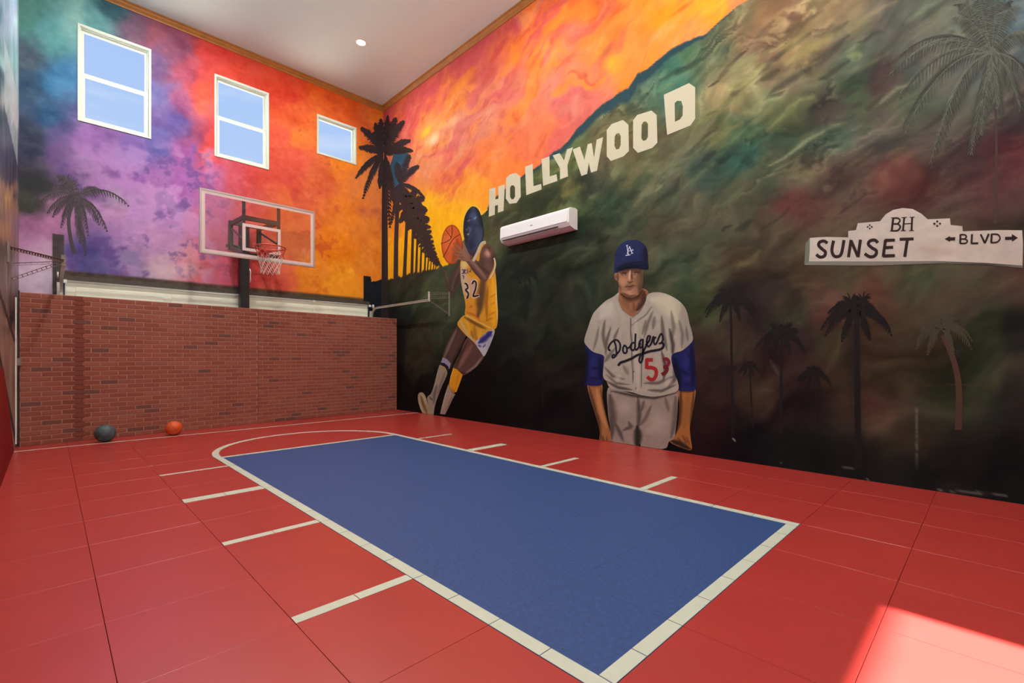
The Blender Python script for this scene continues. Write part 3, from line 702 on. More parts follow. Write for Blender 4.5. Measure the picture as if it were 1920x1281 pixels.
# ---- crown moulding
def crown(name, p0, p1, inward, label):
    prof = [(0, -.105), (.012, -.105), (.018, -.085), (.045, -.055), (.06, -.03), (.075, -.022), (.075, 0), (0, 0)]
    p0, p1, q = Vector(p0), Vector(p1), Vector(inward); d = (p1 - p0).normalized(); v = []
    for e, s in ((p0, 1), (p1, -1)):
        for a, b in prof: v.append(e + q * a + d * (a * s) + Vector((0, 0, b)))
    n = len(prof); f = [tuple(range(n)), tuple(range(2 * n - 1, n - 1, -1))] + [(i, i + n, (i + 1) % n + n, (i + 1) % n) for i in range(n)]
    tag(mesh_obj(name, v, f, M['gold']), label, kind='structure')
crown('trim_1', (XL, YB, H), (XR, YB, H), (0, -1, 0), 'gold crown moulding above the end wall')
crown('trim_2', (XR, YB, H), (XR, YF, H), (-1, 0, 0), 'gold crown moulding above the hillside mural')
crown('trim_3', (XL, YF, H), (XL, YB, H), (1, 0, 0), 'gold crown moulding above the edge-on wall')

# ---- windows
for i, (x0, x1, z0, z1) in enumerate(WIN):
    w = empty('window_%d' % (i + 1), (x0, YB, z0)); ww, hh = x1 - x0, z1 - z0
    tag(w, ['tall sash window nearest the side wall', 'sash window in the middle of the end wall', 'short single-pane window near the painted palms'][i], kind='structure')
    def rect_frame(nm, a, b, c, d, t, y0, y1, parent):
        r = MB(); r.box((a, y0, c), (a + t, y1, d)); r.box((b - t, y0, c), (b, y1, d)); r.box((a + t, y0, c), (b - t, y1, c + t)); r.box((a + t, y0, d - t), (b - t, y1, d))
        return r.build(nm, M['frame'], parent, bevel=.003)
    fr = rect_frame('window_frame', 0, ww, 0, hh, .032, -.012, .12, w)
    rect_frame('inner_bead', .032, ww - .032, .032, hh - .032, .014, .035, .12, w)
    if i < 2:
        mid = hh * .5
        s1 = rect_frame('upper_sash', .046, ww - .046, mid - .02, hh - .046, .034, .075, .105, w)
        s2 = rect_frame('lower_sash', .046, ww - .046, .046, mid + .025, .045, .04, .072, w)
        MB().box((.08, .088, mid + .014), (ww - .08, .092, hh - .08)).build('pane', M['glass'], s1)
        MB().box((.091, .054, .091), (ww - .091, .058, mid - .02)).build('pane', M['glass'], s2)
    else:
        s1 = rect_frame('sash', .046, ww - .046, .046, hh - .046, .03, .06, .1, w)
        MB().box((.076, .078, .076), (ww - .076, .082, hh - .076)).build('pane', M['glass'], s1)

# ================================================================== PAINTED FIGURES, LETTERS AND PALMS (flat paint on the walls)
def cr(ox, oy, s):
    return lambda pts: [(ox + x / s, oy + y / s) for x, y in pts]
def ST(C, U, V, f, pts, w, col, a=.8, soft=.8, taper=True, s=1.0):
    stroke(C, U, V, f(pts), w / s, col, a, soft, taper)

# ---- white hillside letters
h3 = cr(880, 130, 3.559)
CREAM = (206, 196, 168)
def letter_poly(pts, inner=None):
    b = Brush('R', 2)
    if inner: b.ring(h3(pts), h3(inner), CREAM)
    o = None
    if inner: o = b.build('painted_letter', wall_r)
    else:
        def shade(C, U, V):
            C += ((fbm(U / 14, V / 14, 3, 40) - .5) * 16)[:, None] * np.array([1, .9, .6])
        o = region('painted_letter', h3(pts), 'R', 2, CREAM, shade, 4, wall_r, smooth=False, mott=3)
    return o
letter_poly([(133,800),(175,788),(174,868),(194,863),(193,782),(237,768),(228,945),(190,957),(191,905),(171,911),(170,970),(130,985)])
letter_poly([(245,728),(270,702),(310,692),(340,715),(343,850),(315,892),(268,898),(243,862)], [(272,792),(280,776),(295,774),(305,788),(305,850),(295,866),(282,868),(272,852)])
letter_poly([(372,650),(422,632),(428,780),(480,765),(482,802),(380,840)])
letter_poly([(482,600),(535,580),(536,715),(582,700),(588,745),(492,778)])
letter_poly([(556,575),(602,560),(632,608),(652,535),(692,520),(655,640),(658,715),(605,735),(605,660)])
letter_poly([(690,535),(738,516),(768,606),(790,500),(816,492),(832,590),(850,470),(893,452),(852,676),(812,690),(797,622),(786,698),(748,712)])
letter_poly([(917,405),(950,365),(1025,338),(1062,370),(1065,545),(1030,580),(945,612),(917,580)], [(970,450),(980,430),(1000,425),(1010,445),(1010,505),(1000,530),(980,535),(968,510)])
letter_poly([(1093,340),(1120,305),(1215,275),(1250,305),(1255,490),(1220,525),(1125,558),(1093,525)], [(1150,370),(1162,350),(1180,348),(1192,365),(1192,450),(1180,472),(1160,478),(1148,460)])
letter_poly([(1298,170),(1380,132),(1465,92),(1507,120),(1507,330),(1475,375),(1320,438),(1310,330)], [(1370,225),(1388,210),(1415,212),(1425,250),(1423,310),(1405,335),(1372,350),(1371,290)])

# ---- painted street sign
s4 = cr(1480, 360, 4.364)
def sg(C, U, V):
    blob(C, U, V, 1760, 470, 60, 16, (176,158,140), .6, .1); blob(C, U, V, 1895, 470, 30, 26, (176,166,158), .6); blob(C, U, V, 1720, 440, 60, 26, (200,190,174), .5)
    C += ((fbm(U / 22, V / 12, 4, 41) - .5) * 30)[:, None]
sign = region('painted_sign', s4([(168,376),(300,368),(482,372),(482,320),(545,312),(560,256),(742,240),(790,182),(850,147),(930,131),(1010,140),(1080,178),(1132,224),(1314,216),(1320,270),(1415,280),(1420,322),(1700,312),(1905,314),(1912,420),(1908,602),(1600,580),(1200,565),(800,568),(160,568),(166,480)]), 'R', 2, (198, 190, 178), sg, 4, wall_r, smooth=False)
sign['label'] = 'cream street sign painted on the dark hillside'
region('bevel', s4([(122,596),(134,420),(168,376),(160,568)]), 'R', 2, (112, 120, 106), None, 4, sign, smooth=False)
region('bevel', s4([(122,598),(160,568),(800,568),(1200,565),(1600,580),(1908,602),(1912,622),(1600,596),(1250,584),(700,602),(400,600)]), 'R', 2, (128, 128, 116), lambda C, U, V: blob(C, U, V, 1840, 492, 120, 30, (58,62,56), .9), 4, sign, smooth=False)
INK = (50, 38, 38)
b = Brush('R', 4)
for p in ([(312,420),(285,402),(250,410),(240,437),(265,465),(295,492),(285,525),(250,533),(220,512)], [(362,398),(348,480),(368,525),(410,525),(430,490),(447,393)], [(725,416),(700,394),(662,400),(646,427),(675,457),(712,482),(702,520),(660,531),(616,505)]):
    b.letter(s4(p), 26 / 4.364, INK)
for p in ([(484,534),(505,392)], [(505,398),(560,528)], [(562,534),(582,390)], [(864,394),(782,396)], [(787,392),(768,530)], [(766,524),(864,521)], [(780,456),(850,453)], [(903,388),(1017,384)], [(966,388),(944,532)]):
    b.letter(s4(p), 25 / 4.364, INK, False)
b.build('lettering', sign)
b = Brush('R', 4)
for p in ([(1400,346),(1398,424)], [(1495,346),(1490,424)], [(1488,421),(1546,420)], [(1565,346),(1600,420)], [(1600,420),(1632,342)], [(1656,342),(1652,418)]): b.letter(s4(p), 16 / 4.364, INK, False)
for p in ([(1400,350),(1435,351),(1448,366),(1435,383),(1402,385)], [(1402,385),(1440,387),(1457,404),(1440,420),(1398,421)], [(1656,346),(1705,348),(1724,380),(1700,410),(1652,415)]): b.letter(s4(p), 13 / 4.364, INK)
b.poly(s4([(1270,385),(1315,360),(1315,410)]), INK); b.poly(s4([(1313,372),(1358,370),(1355,398),(1313,398)]), INK)
b.poly(s4([(1820,343),(1870,375),(1822,407)]), INK); b.poly(s4([(1765,368),(1822,366),(1822,392),(1765,392)]), INK)
b.build('lettering', sign)
b = Brush('R', 4)
for p, w in (([(850,212),(838,318)], 18), ([(940,210),(930,315)], 16), ([(1005,208),(1000,315)], 16), ([(938,262),(1003,258)], 9), ([(918,211),(962,208)], 7), ([(985,208),(1026,206)], 7), ([(912,317),(952,316)], 7), ([(980,317),(1020,316)], 7), ([(822,320),(856,319)], 7), ([(832,212),(860,211)], 7)):
    b.letter(s4(p), w / 4.364, INK, False)
for p in ([(850,214),(890,216),(905,236),(885,260),(848,262)], [(850,262),(890,264),(908,288),(885,316),(838,318)]): b.letter(s4(p), 14 / 4.364, INK)
for (x, y, d, r) in ((658, 286, 17, 9), (1210, 260, 23, 11)):
    for dx, dy in ((d, 0), (-d, 0), (0, d * .8), (0, -d * .8)): b.poly(s4([(x + dx - r, y + dy), (x + dx, y + dy - r), (x + dx + r, y + dy), (x + dx, y + dy + r)]), INK)
b.build('lettering', sign)

# ---- painted baseball player
p2 = cr(1070, 430, 3.05)
Sx = 3.05
def mk(f, s):
    return lambda C, U, V, L: [stroke(C, U, V, f(p), w * 1.4 / s, c, min(1, a * 1.15), .9, len(p) > 1) for p, w, c, a in L]
_k2 = mk(p2, Sx)
def k2(C, U, V, L):           # deepen the painted folds
    _k2(C, U, V, [(p, w * 1.15, tuple(x * (.74 if sum(c) < 420 else 1.04) for x in c), a) for p, w, c, a in L])
SKIN = (160, 114, 84)
face_ol = [(264,240),(300,230),(340,224),(380,222),(410,228),(416,262),(414,310),(404,348),(385,374),(352,391),(320,386),(296,366),(279,336),(271,302),(262,292),(253,285),(250,262),(254,250)]
def face(C, U, V):
    k2(C, U, V, [([(400,235),(412,300),(395,360)],30,(112,84,62),.75),([(262,242),(330,228),(410,230)],16,(96,66,52),.8),([(268,300),(285,350)],14,(140,96,70),.6),
     ([(335,370)],26,(196,146,118),.6),([(300,300)],26,(196,144,112),.55),([(385,290)],22,(168,122,92),.5),([(285,252),(325,249)],5,(70,46,38),.8),([(358,246),(398,244)],5,(66,44,38),.8),
     ([(290,260),(318,258)],6,(84,60,50),.7),([(362,256),(392,253)],6,(84,60,50),.7),([(298,260),(310,259)],3,(180,150,130),.7),([(370,255),(384,254)],3,(176,146,126),.7),
     ([(340,235),(337,265),(334,290)],7,(214,164,136),.85),([(349,240),(349,270),(352,292)],6,(112,76,58),.8),([(322,300),(338,305),(358,299)],4.5,(112,70,54),.85),
     ([(308,332),(322,326),(338,328),(358,322),(372,324)],4.5,(96,56,46),.9),([(318,337),(345,336),(362,330)],5,(164,100,84),.7),([(312,318),(335,314),(362,314)],4,(150,112,86),.6),
     ([(318,347),(350,345)],4,(140,96,74),.6),([(300,366),(335,386),(372,378)],9,(116,74,50),.7),([(258,258),(256,284)],4,(140,94,72),.7),([(268,250),(270,300)],6,(90,62,46),.6)])
player = region('painted_person', p2(face_ol), 'R', 4, SKIN, face, 1.3, wall_r, mott=5)
player['label'] = 'painted baseball player in blue cap and cream jersey'
def neck(C, U, V):
    k2(C, U, V, [([(290,372),(330,396),(380,385),(410,350)],22,(104,62,40),.85),([(420,360),(420,420),(380,460)],26,(92,60,44),.8),([(300,400),(330,450)],20,(176,122,88),.6),([(350,470)],20,(186,128,92),.6),([(360,420),(365,470)],10,(138,82,46),.5)])
region('neck', p2([(276,330),(300,352),(350,366),(405,340),(440,352),(442,392),(415,440),(352,502),(300,462),(274,412)]), 'R', 3, (158, 108, 78), neck, 1.6, player)
def cap(C, U, V):
    k2(C, U, V, [([(428,100),(436,160),(436,220)],34,(26,28,56),.75),([(262,225),(330,205),(430,212)],18,(24,26,56),.8),([(285,185),(345,178),(420,186)],8,(58,62,104),.55),([(345,190),(425,186)],4,(20,22,46),.7),
     ([(300,110)],40,(52,60,116),.5),([(390,90)],34,(42,58,104),.5),([(262,236),(300,226),(345,219),(430,224)],7,(16,18,36),.85),([(345,150),(346,215)],2,(28,30,60),.6)])
capo = region('cap', p2([(248,240),(250,190),(256,140),(275,98),(310,70),(350,61),(395,67),(428,96),(441,140),(441,185),(444,226),(420,230),(380,224),(340,225),(300,233),(272,246),(256,250)]), 'R', 6, (36, 42, 84), cap, 1.6, player)
b = Brush('R', 8); WL = (206, 206, 226)
for p, w in (([(322,92),(330,148)], 5), ([(314,150),(340,146)], 5), ([(316,94),(328,90)], 3), ([(336,98),(322,142)], 3), ([(336,98),(352,138)], 5.5), ([(328,126),(356,118)], 3.5), ([(344,140),(358,136)], 3), ([(354,112),(357,124)], 3)):
    b.letter(p2(p), w / Sx, WL, False)
b.build('cap_emblem', player)
def jer(C, U, V):
    k2(C, U, V, [([(640,440),(675,560),(660,680)],46,(150,142,130),.7),([(110,560),(100,650),(160,705)],40,(166,158,146),.6),([(470,400),(560,420),(600,520)],50,(206,198,166),.6),([(230,430),(180,500)],50,(204,196,182),.5),
     ([(195,520),(185,600),(195,680)],10,(120,108,100),.7),([(230,560),(205,640),(200,720)],9,(112,100,92),.7),([(275,565),(255,610),(245,640)],8,(130,112,104),.7),([(160,560),(150,620),(130,690)],8,(140,130,120),.6),
     ([(575,470),(590,560),(575,640)],12,(136,128,114),.6),([(520,500),(530,600),(550,690)],12,(120,112,104),.75),([(565,570),(585,660),(582,720)],12,(92,84,80),.8),([(470,470),(440,540),(420,620)],10,(140,130,120),.7),
     ([(480,500),(470,570)],12,(126,118,118),.6),([(620,520),(640,600),(635,680)],10,(130,124,116),.6),([(660,560),(670,640)],8,(120,114,110),.6),([(430,520),(410,600)],8,(134,124,114),.6),
     ([(345,500),(342,560),(348,640),(352,760),(360,930)],4,(92,80,72),.8),([(395,600),(405,760),(402,930)],4,(110,98,88),.7),([(372,520),(372,620),(382,800),(385,920)],16,(196,184,168),.5),
     ([(272,400),(300,460),(350,500)],5,(120,96,84),.7),([(425,425),(388,475),(352,505)],5,(110,92,80),.7),([(465,440),(430,490),(360,540)],4,(130,118,104),.7),
     ([(195,790),(240,840),(310,860)],8,(110,98,92),.75),([(200,830),(260,880),(340,890)],7,(124,112,104),.7),([(205,870),(270,905),(350,918)],9,(96,84,80),.8),([(420,880),(500,880),(590,840)],10,(118,104,98),.7),
     ([(440,920),(520,925),(600,890)],9,(104,92,88),.7),([(590,780),(600,850),(560,900)],14,(112,98,94),.7),([(520,700),(545,790),(530,860)],12,(96,74,76),.75),([(300,780),(330,830)],12,(150,138,128),.6),
     ([(255,680),(215,730),(195,760)],12,(128,116,110),.6),([(360,815)],4,(70,60,56),.8),([(372,910)],4,(70,60,56),.8),([(352,548)],4,(110,98,88),.8),([(480,620)],40,(160,150,144),.5),([(560,870)],22,(196,182,170),.6),([(270,850)],20,(200,188,172),.6)])
jer_o = region('jersey', p2([(275,362),(245,385),(200,410),(152,455),(125,490),(100,560),(78,636),(95,670),(130,702),(187,722),(190,760),(185,840),(205,870),(225,905),(290,922),(350,932),(400,948),(470,957),(540,948),(612,922),(612,870),(592,820),(577,722),(640,692),(694,642),(696,600),(680,540),(660,460),(620,410),(560,375),(500,360),(442,372),(425,420),(385,470),(352,500),(312,475),(286,440),(274,400)]), 'R', 4, (178, 168, 152), jer, 2.0, player, mott=8)
def trou(C, U, V):
    k2(C, U, V, [([(225,950),(240,1050),(232,1200)],26,(112,98,92),.75),([(385,960),(392,1060),(385,1140)],14,(104,92,88),.75),([(380,1130),(385,1180),(380,1250)],24,(60,56,54),.85),([(420,980),(405,1040)],10,(110,98,92),.6),
     ([(330,1100),(345,1130),(300,1150)],12,(110,98,92),.7),([(255,1110),(280,1160),(300,1210)],12,(104,96,92),.7),([(460,1010),(430,1080),(400,1120)],12,(118,104,98),.6),([(600,960),(600,1080),(575,1190)],18,(118,106,100),.6),
     ([(230,925),(350,950),(480,965),(605,935)],10,(84,72,68),.8),([(300,1020)],46,(182,166,152),.5),([(500,1110)],60,(182,166,152),.5),([(540,960),(560,1040)],12,(130,116,108),.6),([(450,1150)],24,(176,160,150),.5)])
region('trousers', p2([(213,908),(290,922),(370,944),(470,956),(602,922),(612,1000),(606,1100),(592,1190),(562,1215),(545,1252),(480,1258),(410,1250),(396,1225),(385,1242),(360,1242),(290,1237),(240,1228),(225,1130),(213,1050)]), 'R', 3, (158, 142, 130), trou, 2.0, player, mott=8)
def slv(C, U, V):
    k2(C, U, V, [([(92,690),(88,780),(84,880)],18,(24,26,66),.8),([(130,740),(125,850)],24,(58,66,150),.6),([(170,740),(176,860)],16,(26,28,70),.8),([(110,790),(160,800)],7,(26,28,74),.7),([(105,850),(165,855)],7,(30,32,80),.6)])
region('sleeve', p2([(80,650),(100,676),(140,702),(192,718),(192,780),(182,884),(130,894),(92,892),(78,882),(84,800),(90,720)]), 'R', 3, (34, 36, 90), slv, 2.0, player)
def slv2(C, U, V):
    k2(C, U, V, [([(595,740),(612,850),(620,910)],24,(24,26,62),.85),([(690,660),(700,780),(700,900)],18,(28,30,76),.8),([(655,720),(660,800)],22,(60,68,160),.6),([(640,860),(690,850)],10,(72,76,166),.5),([(620,800),(670,830)],8,(28,30,80),.7),([(650,890),(690,885)],8,(34,36,90),.6)])
region('sleeve', p2([(572,716),(640,690),(697,640),(706,700),(713,800),(713,916),(660,924),(612,917),(604,850),(588,800)]), 'R', 3, (34, 36, 92), slv2, 2.0, player)
def arm(C, U, V):
    k2(C, U, V, [([(105,900),(130,1000),(160,1100),(172,1200)],14,(126,84,52),.8),([(150,920),(175,1040),(205,1130)],20,(202,142,92),.6),([(170,900),(190,1010),(225,1150)],8,(120,78,50),.7),([(180,1180),(190,1215)],5,(100,66,44),.7),([(205,1185),(210,1218)],4,(110,72,48),.7),([(110,895),(170,890)],8,(90,58,40),.7)])
region('forearm', p2([(94,886),(130,892),(178,882),(182,960),(197,1040),(217,1120),(234,1180),(232,1222),(195,1216),(165,1210),(165,1150),(140,1060),(115,980)]), 'R', 2.4, (168, 112, 70), arm, 1.8, player)
def arm2(C, U, V):
    k2(C, U, V, [([(630,930),(628,1020),(618,1110),(600,1170)],14,(112,70,40),.85),([(670,940),(665,1040),(650,1140)],26,(204,134,74),.6),([(704,930),(695,1050),(684,1140)],10,(120,76,44),.8),([(622,925),(706,925)],9,(86,54,36),.75),
     ([(575,1210),(620,1225),(685,1258)],16,(62,46,40),.85),([(610,1190),(640,1225)],5,(112,70,44),.7),([(640,1180),(665,1230)],5,(112,70,44),.7),([(660,1185),(680,1235)],5,(112,70,44),.6)])
region('forearm', p2([(613,912),(660,920),(712,914),(709,980),(696,1060),(682,1140),(687,1200),(692,1262),(640,1252),(590,1232),(566,1208),(600,1170),(616,1100),(622,1000)]), 'R', 2.4, (170, 108, 58), arm2, 1.8, player)
d2 = cr(1130, 600, 9.857); b = Brush('R', 8); NV = (34, 30, 42)
for p in ([(150,560),(115,555),(110,500),(150,430),(210,380),(270,375),(315,430),(325,500),(310,570),(270,620),(215,690),(180,695),(185,655),(230,640)], [(210,390),(240,470),(250,560),(255,630)],
          [(400,470),(375,520),(380,590),(410,615),(445,590),(445,520),(420,480),(400,470)], [(445,520),(490,510),(540,430)], [(600,420),(545,430),(515,490),(530,550),(580,550),(605,470)], [(610,250),(600,400),(600,530),(640,540),(700,430)],
          [(735,360),(690,390),(670,460),(690,510),(730,490),(745,400)], [(745,350),(740,500),(745,640),(730,740),(700,790),(675,750),(690,680),(750,590),(800,480)], [(790,470),(850,400),(880,310),(840,300),(815,380),(820,460),(850,490),(900,430),(935,310)],
          [(900,430),(935,315),(955,330),(990,318)], [(955,330),(945,400),(962,452),(1000,420),(1050,300),(1085,255),(1108,300),(1110,370),(1075,430),(1035,432)]):
    b.letter(d2(p), 34 / 9.857, NV)
b.letter(d2([(1100,420),(1125,460),(1110,510),(1060,545),(960,565),(850,585),(740,625),(640,650),(540,710),(420,760),(330,790),(285,850)]), 44 / 9.857, NV)
b.build('lettering', player)
b = Brush('R', 7); RD = (168, 44, 44)
for p in ([(930,740),(800,735)], [(815,720),(812,905)]): b.letter(d2(p), 66 / 9.857, RD, False)
b.letter(d2([(815,885),(900,880),(975,915),(990,1000),(950,1085),(890,1105),(820,1050)]), 66 / 9.857, RD)
b.letter(d2([(1110,740),(1180,720),(1225,780),(1190,850),(1120,870)]), 60 / 9.857, (128, 38, 52)); b.letter(d2([(1120,870),(1190,890),(1170,960),(1090,1010)]), 62 / 9.857, (110, 32, 44))
b.build('number', player)

# ---- painted basketball player
p1 = cr(760, 370, 2.977); Sp = 2.977; k1 = mk(p1, Sp); pA = cr(810, 380, 6.738); kA = mk(pA, 6.738)
def head(C, U, V):
    kA(C, U, V, [([(480,100),(430,200),(420,350),(440,480)],60,(34,38,54),.8),([(560,70),(610,160),(630,300)],50,(30,36,44),.8),([(520,180)],60,(70,84,110),.7),([(560,180),(530,210)],14,(120,140,160),.8),([(450,235),(480,215)],14,(110,112,130),.8),
     ([(450,310),(485,330),(470,390)],16,(92,96,120),.7),([(445,395),(470,405)],12,(168,166,172),.85),([(560,330),(600,420),(570,560)],60,(62,74,90),.6),([(430,330),(450,360)],10,(120,110,120),.6),([(500,480),(490,580)],60,(34,40,64),.7),([(510,640)],40,(70,42,36),.7),([(440,215),(500,195)],9,(20,22,34),.7)])
bp = region('painted_person', pA([(395,370),(400,250),(420,160),(455,95),(505,50),(560,62),(600,110),(622,180),(640,250),(655,380),(640,470),(615,520),(560,640),(520,690),(490,690),(455,640),(420,520),(405,440)]), 'R', 5, (50, 58, 80), head, 1.6, wall_r, mott=10, edge=((26, 28, 34), .6, 3))
bp['label'] = 'painted basketball player leaping in a yellow uniform'
# light outline left around the head
hb = Brush('R', 1)
for p in ([(395,470),(380,400),(388,280),(410,160),(450,80),(500,40),(560,45),(600,95),(625,150),(660,120),(700,85)],): hb.letter(pA(p), 13 / 6.738, (226, 190, 70))
hb.build('outline', bp)
def bj(C, U, V):
    k1(C, U, V, [([(440,420),(428,520),(415,600),(405,665)],30,(96,66,42),.9),([(328,365),(322,440),(334,520),(350,545)],32,(190,166,138),.95),([(330,372)],26,(218,186,110),.8),([(362,455),(378,500),(372,550)],26,(194,154,130),.9),
     ([(350,590),(372,630),(365,655)],34,(212,136,48),.9),([(360,614),(374,606)],9,(168,96,38),.7),([(488,450),(494,560),(492,660),(494,715)],24,(236,164,32),.95),([(462,500),(452,590),(455,690)],9,(150,84,22),.7),([(505,430),(508,560),(514,680)],5,(232,206,140),.7),
     ([(340,640),(390,660),(420,690)],6,(180,90,34),.8),([(450,690),(490,672)],7,(176,100,22),.7),([(462,660),(502,640)],7,(190,112,24),.7),([(472,560),(505,540)],5,(190,112,26),.7),([(475,600),(500,588)],5,(196,118,26),.6),([(400,695),(440,715),(490,738)],4.5,(236,206,130),.8),([(335,655),(400,694)],4,(230,200,140),.7)])
region('jersey', p1([(436,250),(452,258),(492,330),(500,400),(508,480),(512,560),(517,650),(511,720),(490,737),(440,714),(400,697),(365,677),(333,657),(336,600),(322,530),(311,470),(307,400),(311,352),(340,348),(370,340),(400,300),(420,265)]), 'R', 3, (212, 146, 40), bj, 1.8, bp, mott=10)
def bs(C, U, V):
    k1(C, U, V, [([(305,690),(345,760),(400,830)],9,(196,170,130),.8),([(340,690),(360,740),(350,770)],12,(230,162,44),.7),([(385,720),(390,770),(400,800)],14,(160,104,34),.7),([(420,740),(410,790)],16,(222,160,50),.7),([(330,670),(400,710),(450,735)],12,(110,72,30),.8),([(365,740),(380,790)],8,(140,90,30),.6)])
region('shorts', p1([(330,658),(365,676),(400,694),(440,712),(497,738),(490,780),(466,840),(440,888),(420,862),(385,812),(340,772),(300,727),(290,705),(305,680)]), 'R', 2.4, (208, 150, 44), bs, 1.8, bp, mott=10)
def bstripe(C, U, V):
    k1(C, U, V, [([(412,812),(440,790),(470,765)],22,(48,42,104),.95),([(455,775),(480,752)],22,(44,42,110),.9),([(405,825),(425,835)],6,(50,46,110),.8),([(430,840),(450,820)],5,(60,56,130),.8),([(478,790),(450,850)],6,(150,156,164),.8)])
region('side_panel', p1([(392,812),(425,778),(455,752),(482,742),(495,742),(488,785),(464,842),(440,888),(424,868)]), 'R', 3.4, (182, 178, 190), bstripe, 1.6, bp)
def leg(C, U, V):
    k1(C, U, V, [([(285,740),(245,830),(212,905)],10,(128,104,96),.8),([(300,760),(270,840),(240,920)],20,(92,66,58),.6),([(330,800),(300,870),(258,945)],16,(44,32,28),.85)])
region('leg', p1([(298,722),(345,772),(330,805),(302,862),(267,922),(252,950),(225,930),(205,908),(215,860),(240,800),(270,745)]), 'R', 2.2, (78, 56, 50), leg, 1.8, bp)
def leg2(C, U, V):
    k1(C, U, V, [([(370,830),(330,890),(300,950)],18,(132,94,84),.75),([(350,800),(310,880),(280,950)],10,(66,46,42),.8),([(430,890),(390,945),(330,986)],8,(150,126,120),.7),([(410,870),(370,930)],18,(90,60,54),.6),([(345,985),(300,975)],8,(60,38,34),.7)])
region('leg', p1([(342,772),(385,812),(420,862),(440,888),(402,942),(342,987),(312,992),(268,962),(280,920),(310,860)]), 'R', 2.2, (92, 64, 55), leg2, 1.8, bp)
pL = cr(770, 640, 8.54); kL = mk(pL, 8.54)
region('knee_band', pL([(515,258),(580,285),(642,355),(620,445),(570,385),(482,345)]), 'R', 3, (150, 146, 164), None, 1.6, bp, smooth=False)
region('band_stripe', pL([(482,340),(540,350),(600,400),(618,450),(590,470),(560,420),(475,378)]), 'R', 3.6, (34, 34, 52), None, 1.6, bp, smooth=False)
def sock(C, U, V):
    kL(C, U, V, [([(500,400),(560,440)],50,(176,150,80),.7),([(560,480),(500,650),(430,850)],30,(120,108,98),.7),([(430,460),(380,650),(330,820)],24,(170,160,150),.6),([(420,700),(380,850),(370,1000)],30,(96,88,92),.7),([(300,890),(350,950)],16,(62,54,58),.7)])
region('sock', pL([(470,375),(520,380),(585,490),(560,590),(500,720),(430,900),(395,1010),(375,1110),(360,1195),(290,1190),(260,1090),(275,1000),(265,900),(330,830),(380,680),(430,480)]), 'R', 2.4, (160, 148, 130), sock, 1.6, bp)
def shoe(C, U, V):
    kL(C, U, V, [([(165,880),(190,980),(230,1080),(260,1150)],26,(112,86,50),.8),([(160,840),(220,900),(250,1000)],12,(206,196,166),.8),([(135,900),(160,1040),(200,1140)],14,(196,184,150),.7)])
region('shoe', pL([(115,890),(130,835),(175,818),(220,850),(250,920),(275,1010),(300,1100),(340,1180),(280,1195),(200,1160),(160,1090),(125,980)]), 'R', 2.8, (172, 156, 116), shoe, 1.6, bp)
def sk1(C, U, V):
    kL(C, U, V, [([(690,450),(640,560),(620,700)],22,(236,180,90),.6),([(770,520),(730,690)],26,(196,130,20),.6),([(640,730),(690,800),(730,810)],8,(150,90,30),.7)])
region('sock', pL([(680,425),(740,450),(832,540),(790,660),(735,810),(690,822),(640,770),(612,700),(640,560)]), 'R', 2.4, (222, 150, 30), sk1, 1.6, bp, smooth=False)
def sk2(C, U, V):
    kL(C, U, V, [([(590,720),(540,900),(490,1120)],18,(190,172,150),.7),([(680,860),(620,1000),(560,1150)],24,(128,108,96),.7),([(620,740),(670,830),(700,850)],9,(120,90,60),.7)])
region('sock_cuff', pL([(602,690),(640,770),(690,825),(712,850),(660,950),(600,1080),(550,1172),(470,1165),(500,1040),(550,850)]), 'R', 2.6, (166, 148, 128), sk2, 1.6, bp, smooth=False)
def ball(C, U, V):
    kA(C, U, V, [([(230,420),(190,560)],110,(222,112,60),.6),([(320,470),(330,600),(260,740)],60,(150,66,34),.7)])
pb = region('painted_ball', pA([(250 + 132 * math.cos(t), 530 + 250 * math.sin(t)) for t in np.linspace(0, 2 * math.pi, 24, endpoint=False)]), 'R', 3.6, (204, 92, 44), ball, 1.8, wall_r, edge=((120, 50, 24), .7, 3))
b = Brush('R', 5.6)
for p in ([(175,345),(220,410),(240,450),(190,490),(110,520)], [(250,285),(255,370),(240,455)], [(355,400),(290,440),(240,500),(190,600),(140,690)]): b.letter(pA(p), 9 / 6.738, (96, 44, 26))
b.build('ball_seam', pb)
def armb(C, U, V):
    kA(C, U, V, [([(180,800),(200,1000)],30,(104,84,70),.6),([(350,800),(300,950),(250,1100)],24,(110,84,72),.6),([(340,900),(280,1080)],30,(66,48,44),.7)])
region('arm', pA([(60,700),(100,760),(150,830),(185,900),(215,960),(300,780),(345,740),(372,760),(372,900),(370,1000),(320,1080),(270,1200),(210,1160),(170,1060),(160,950),(120,870),(85,790)]), 'R', 2.0, (74, 60, 50), armb, 2.0, bp)
def armf(C, U, V):
    kA(C, U, V, [([(715,640)],60,(196,140,122),.85),([(700,560),(760,640),(780,800)],30,(70,46,40),.6),([(470,720),(560,800),(680,960)],28,(140,104,92),.75),([(560,760),(660,850),(720,900)],30,(72,50,44),.75),([(620,700),(640,780)],40,(78,56,48),.7),([(700,760),(740,850)],40,(110,78,66),.6),([(480,800),(560,900),(640,990)],16,(70,48,42),.7)])
region('arm', pA([(400,560),(450,620),(520,690),(590,740),(605,650),(640,560),(690,520),(740,540),(775,600),(785,700),(775,820),(735,900),(690,990),(650,1000),(600,960),(520,870),(450,770),(390,700)]), 'R', 6.4, (98, 70, 60), armf, 1.8, bp)
def hand(C, U, V):
    kA(C, U, V, [([(420,560),(400,640),(440,700)],40,(140,102,82),.7),([(330,640),(380,660)],8,(92,62,50),.7),([(340,690),(390,690)],8,(92,62,50),.7)])
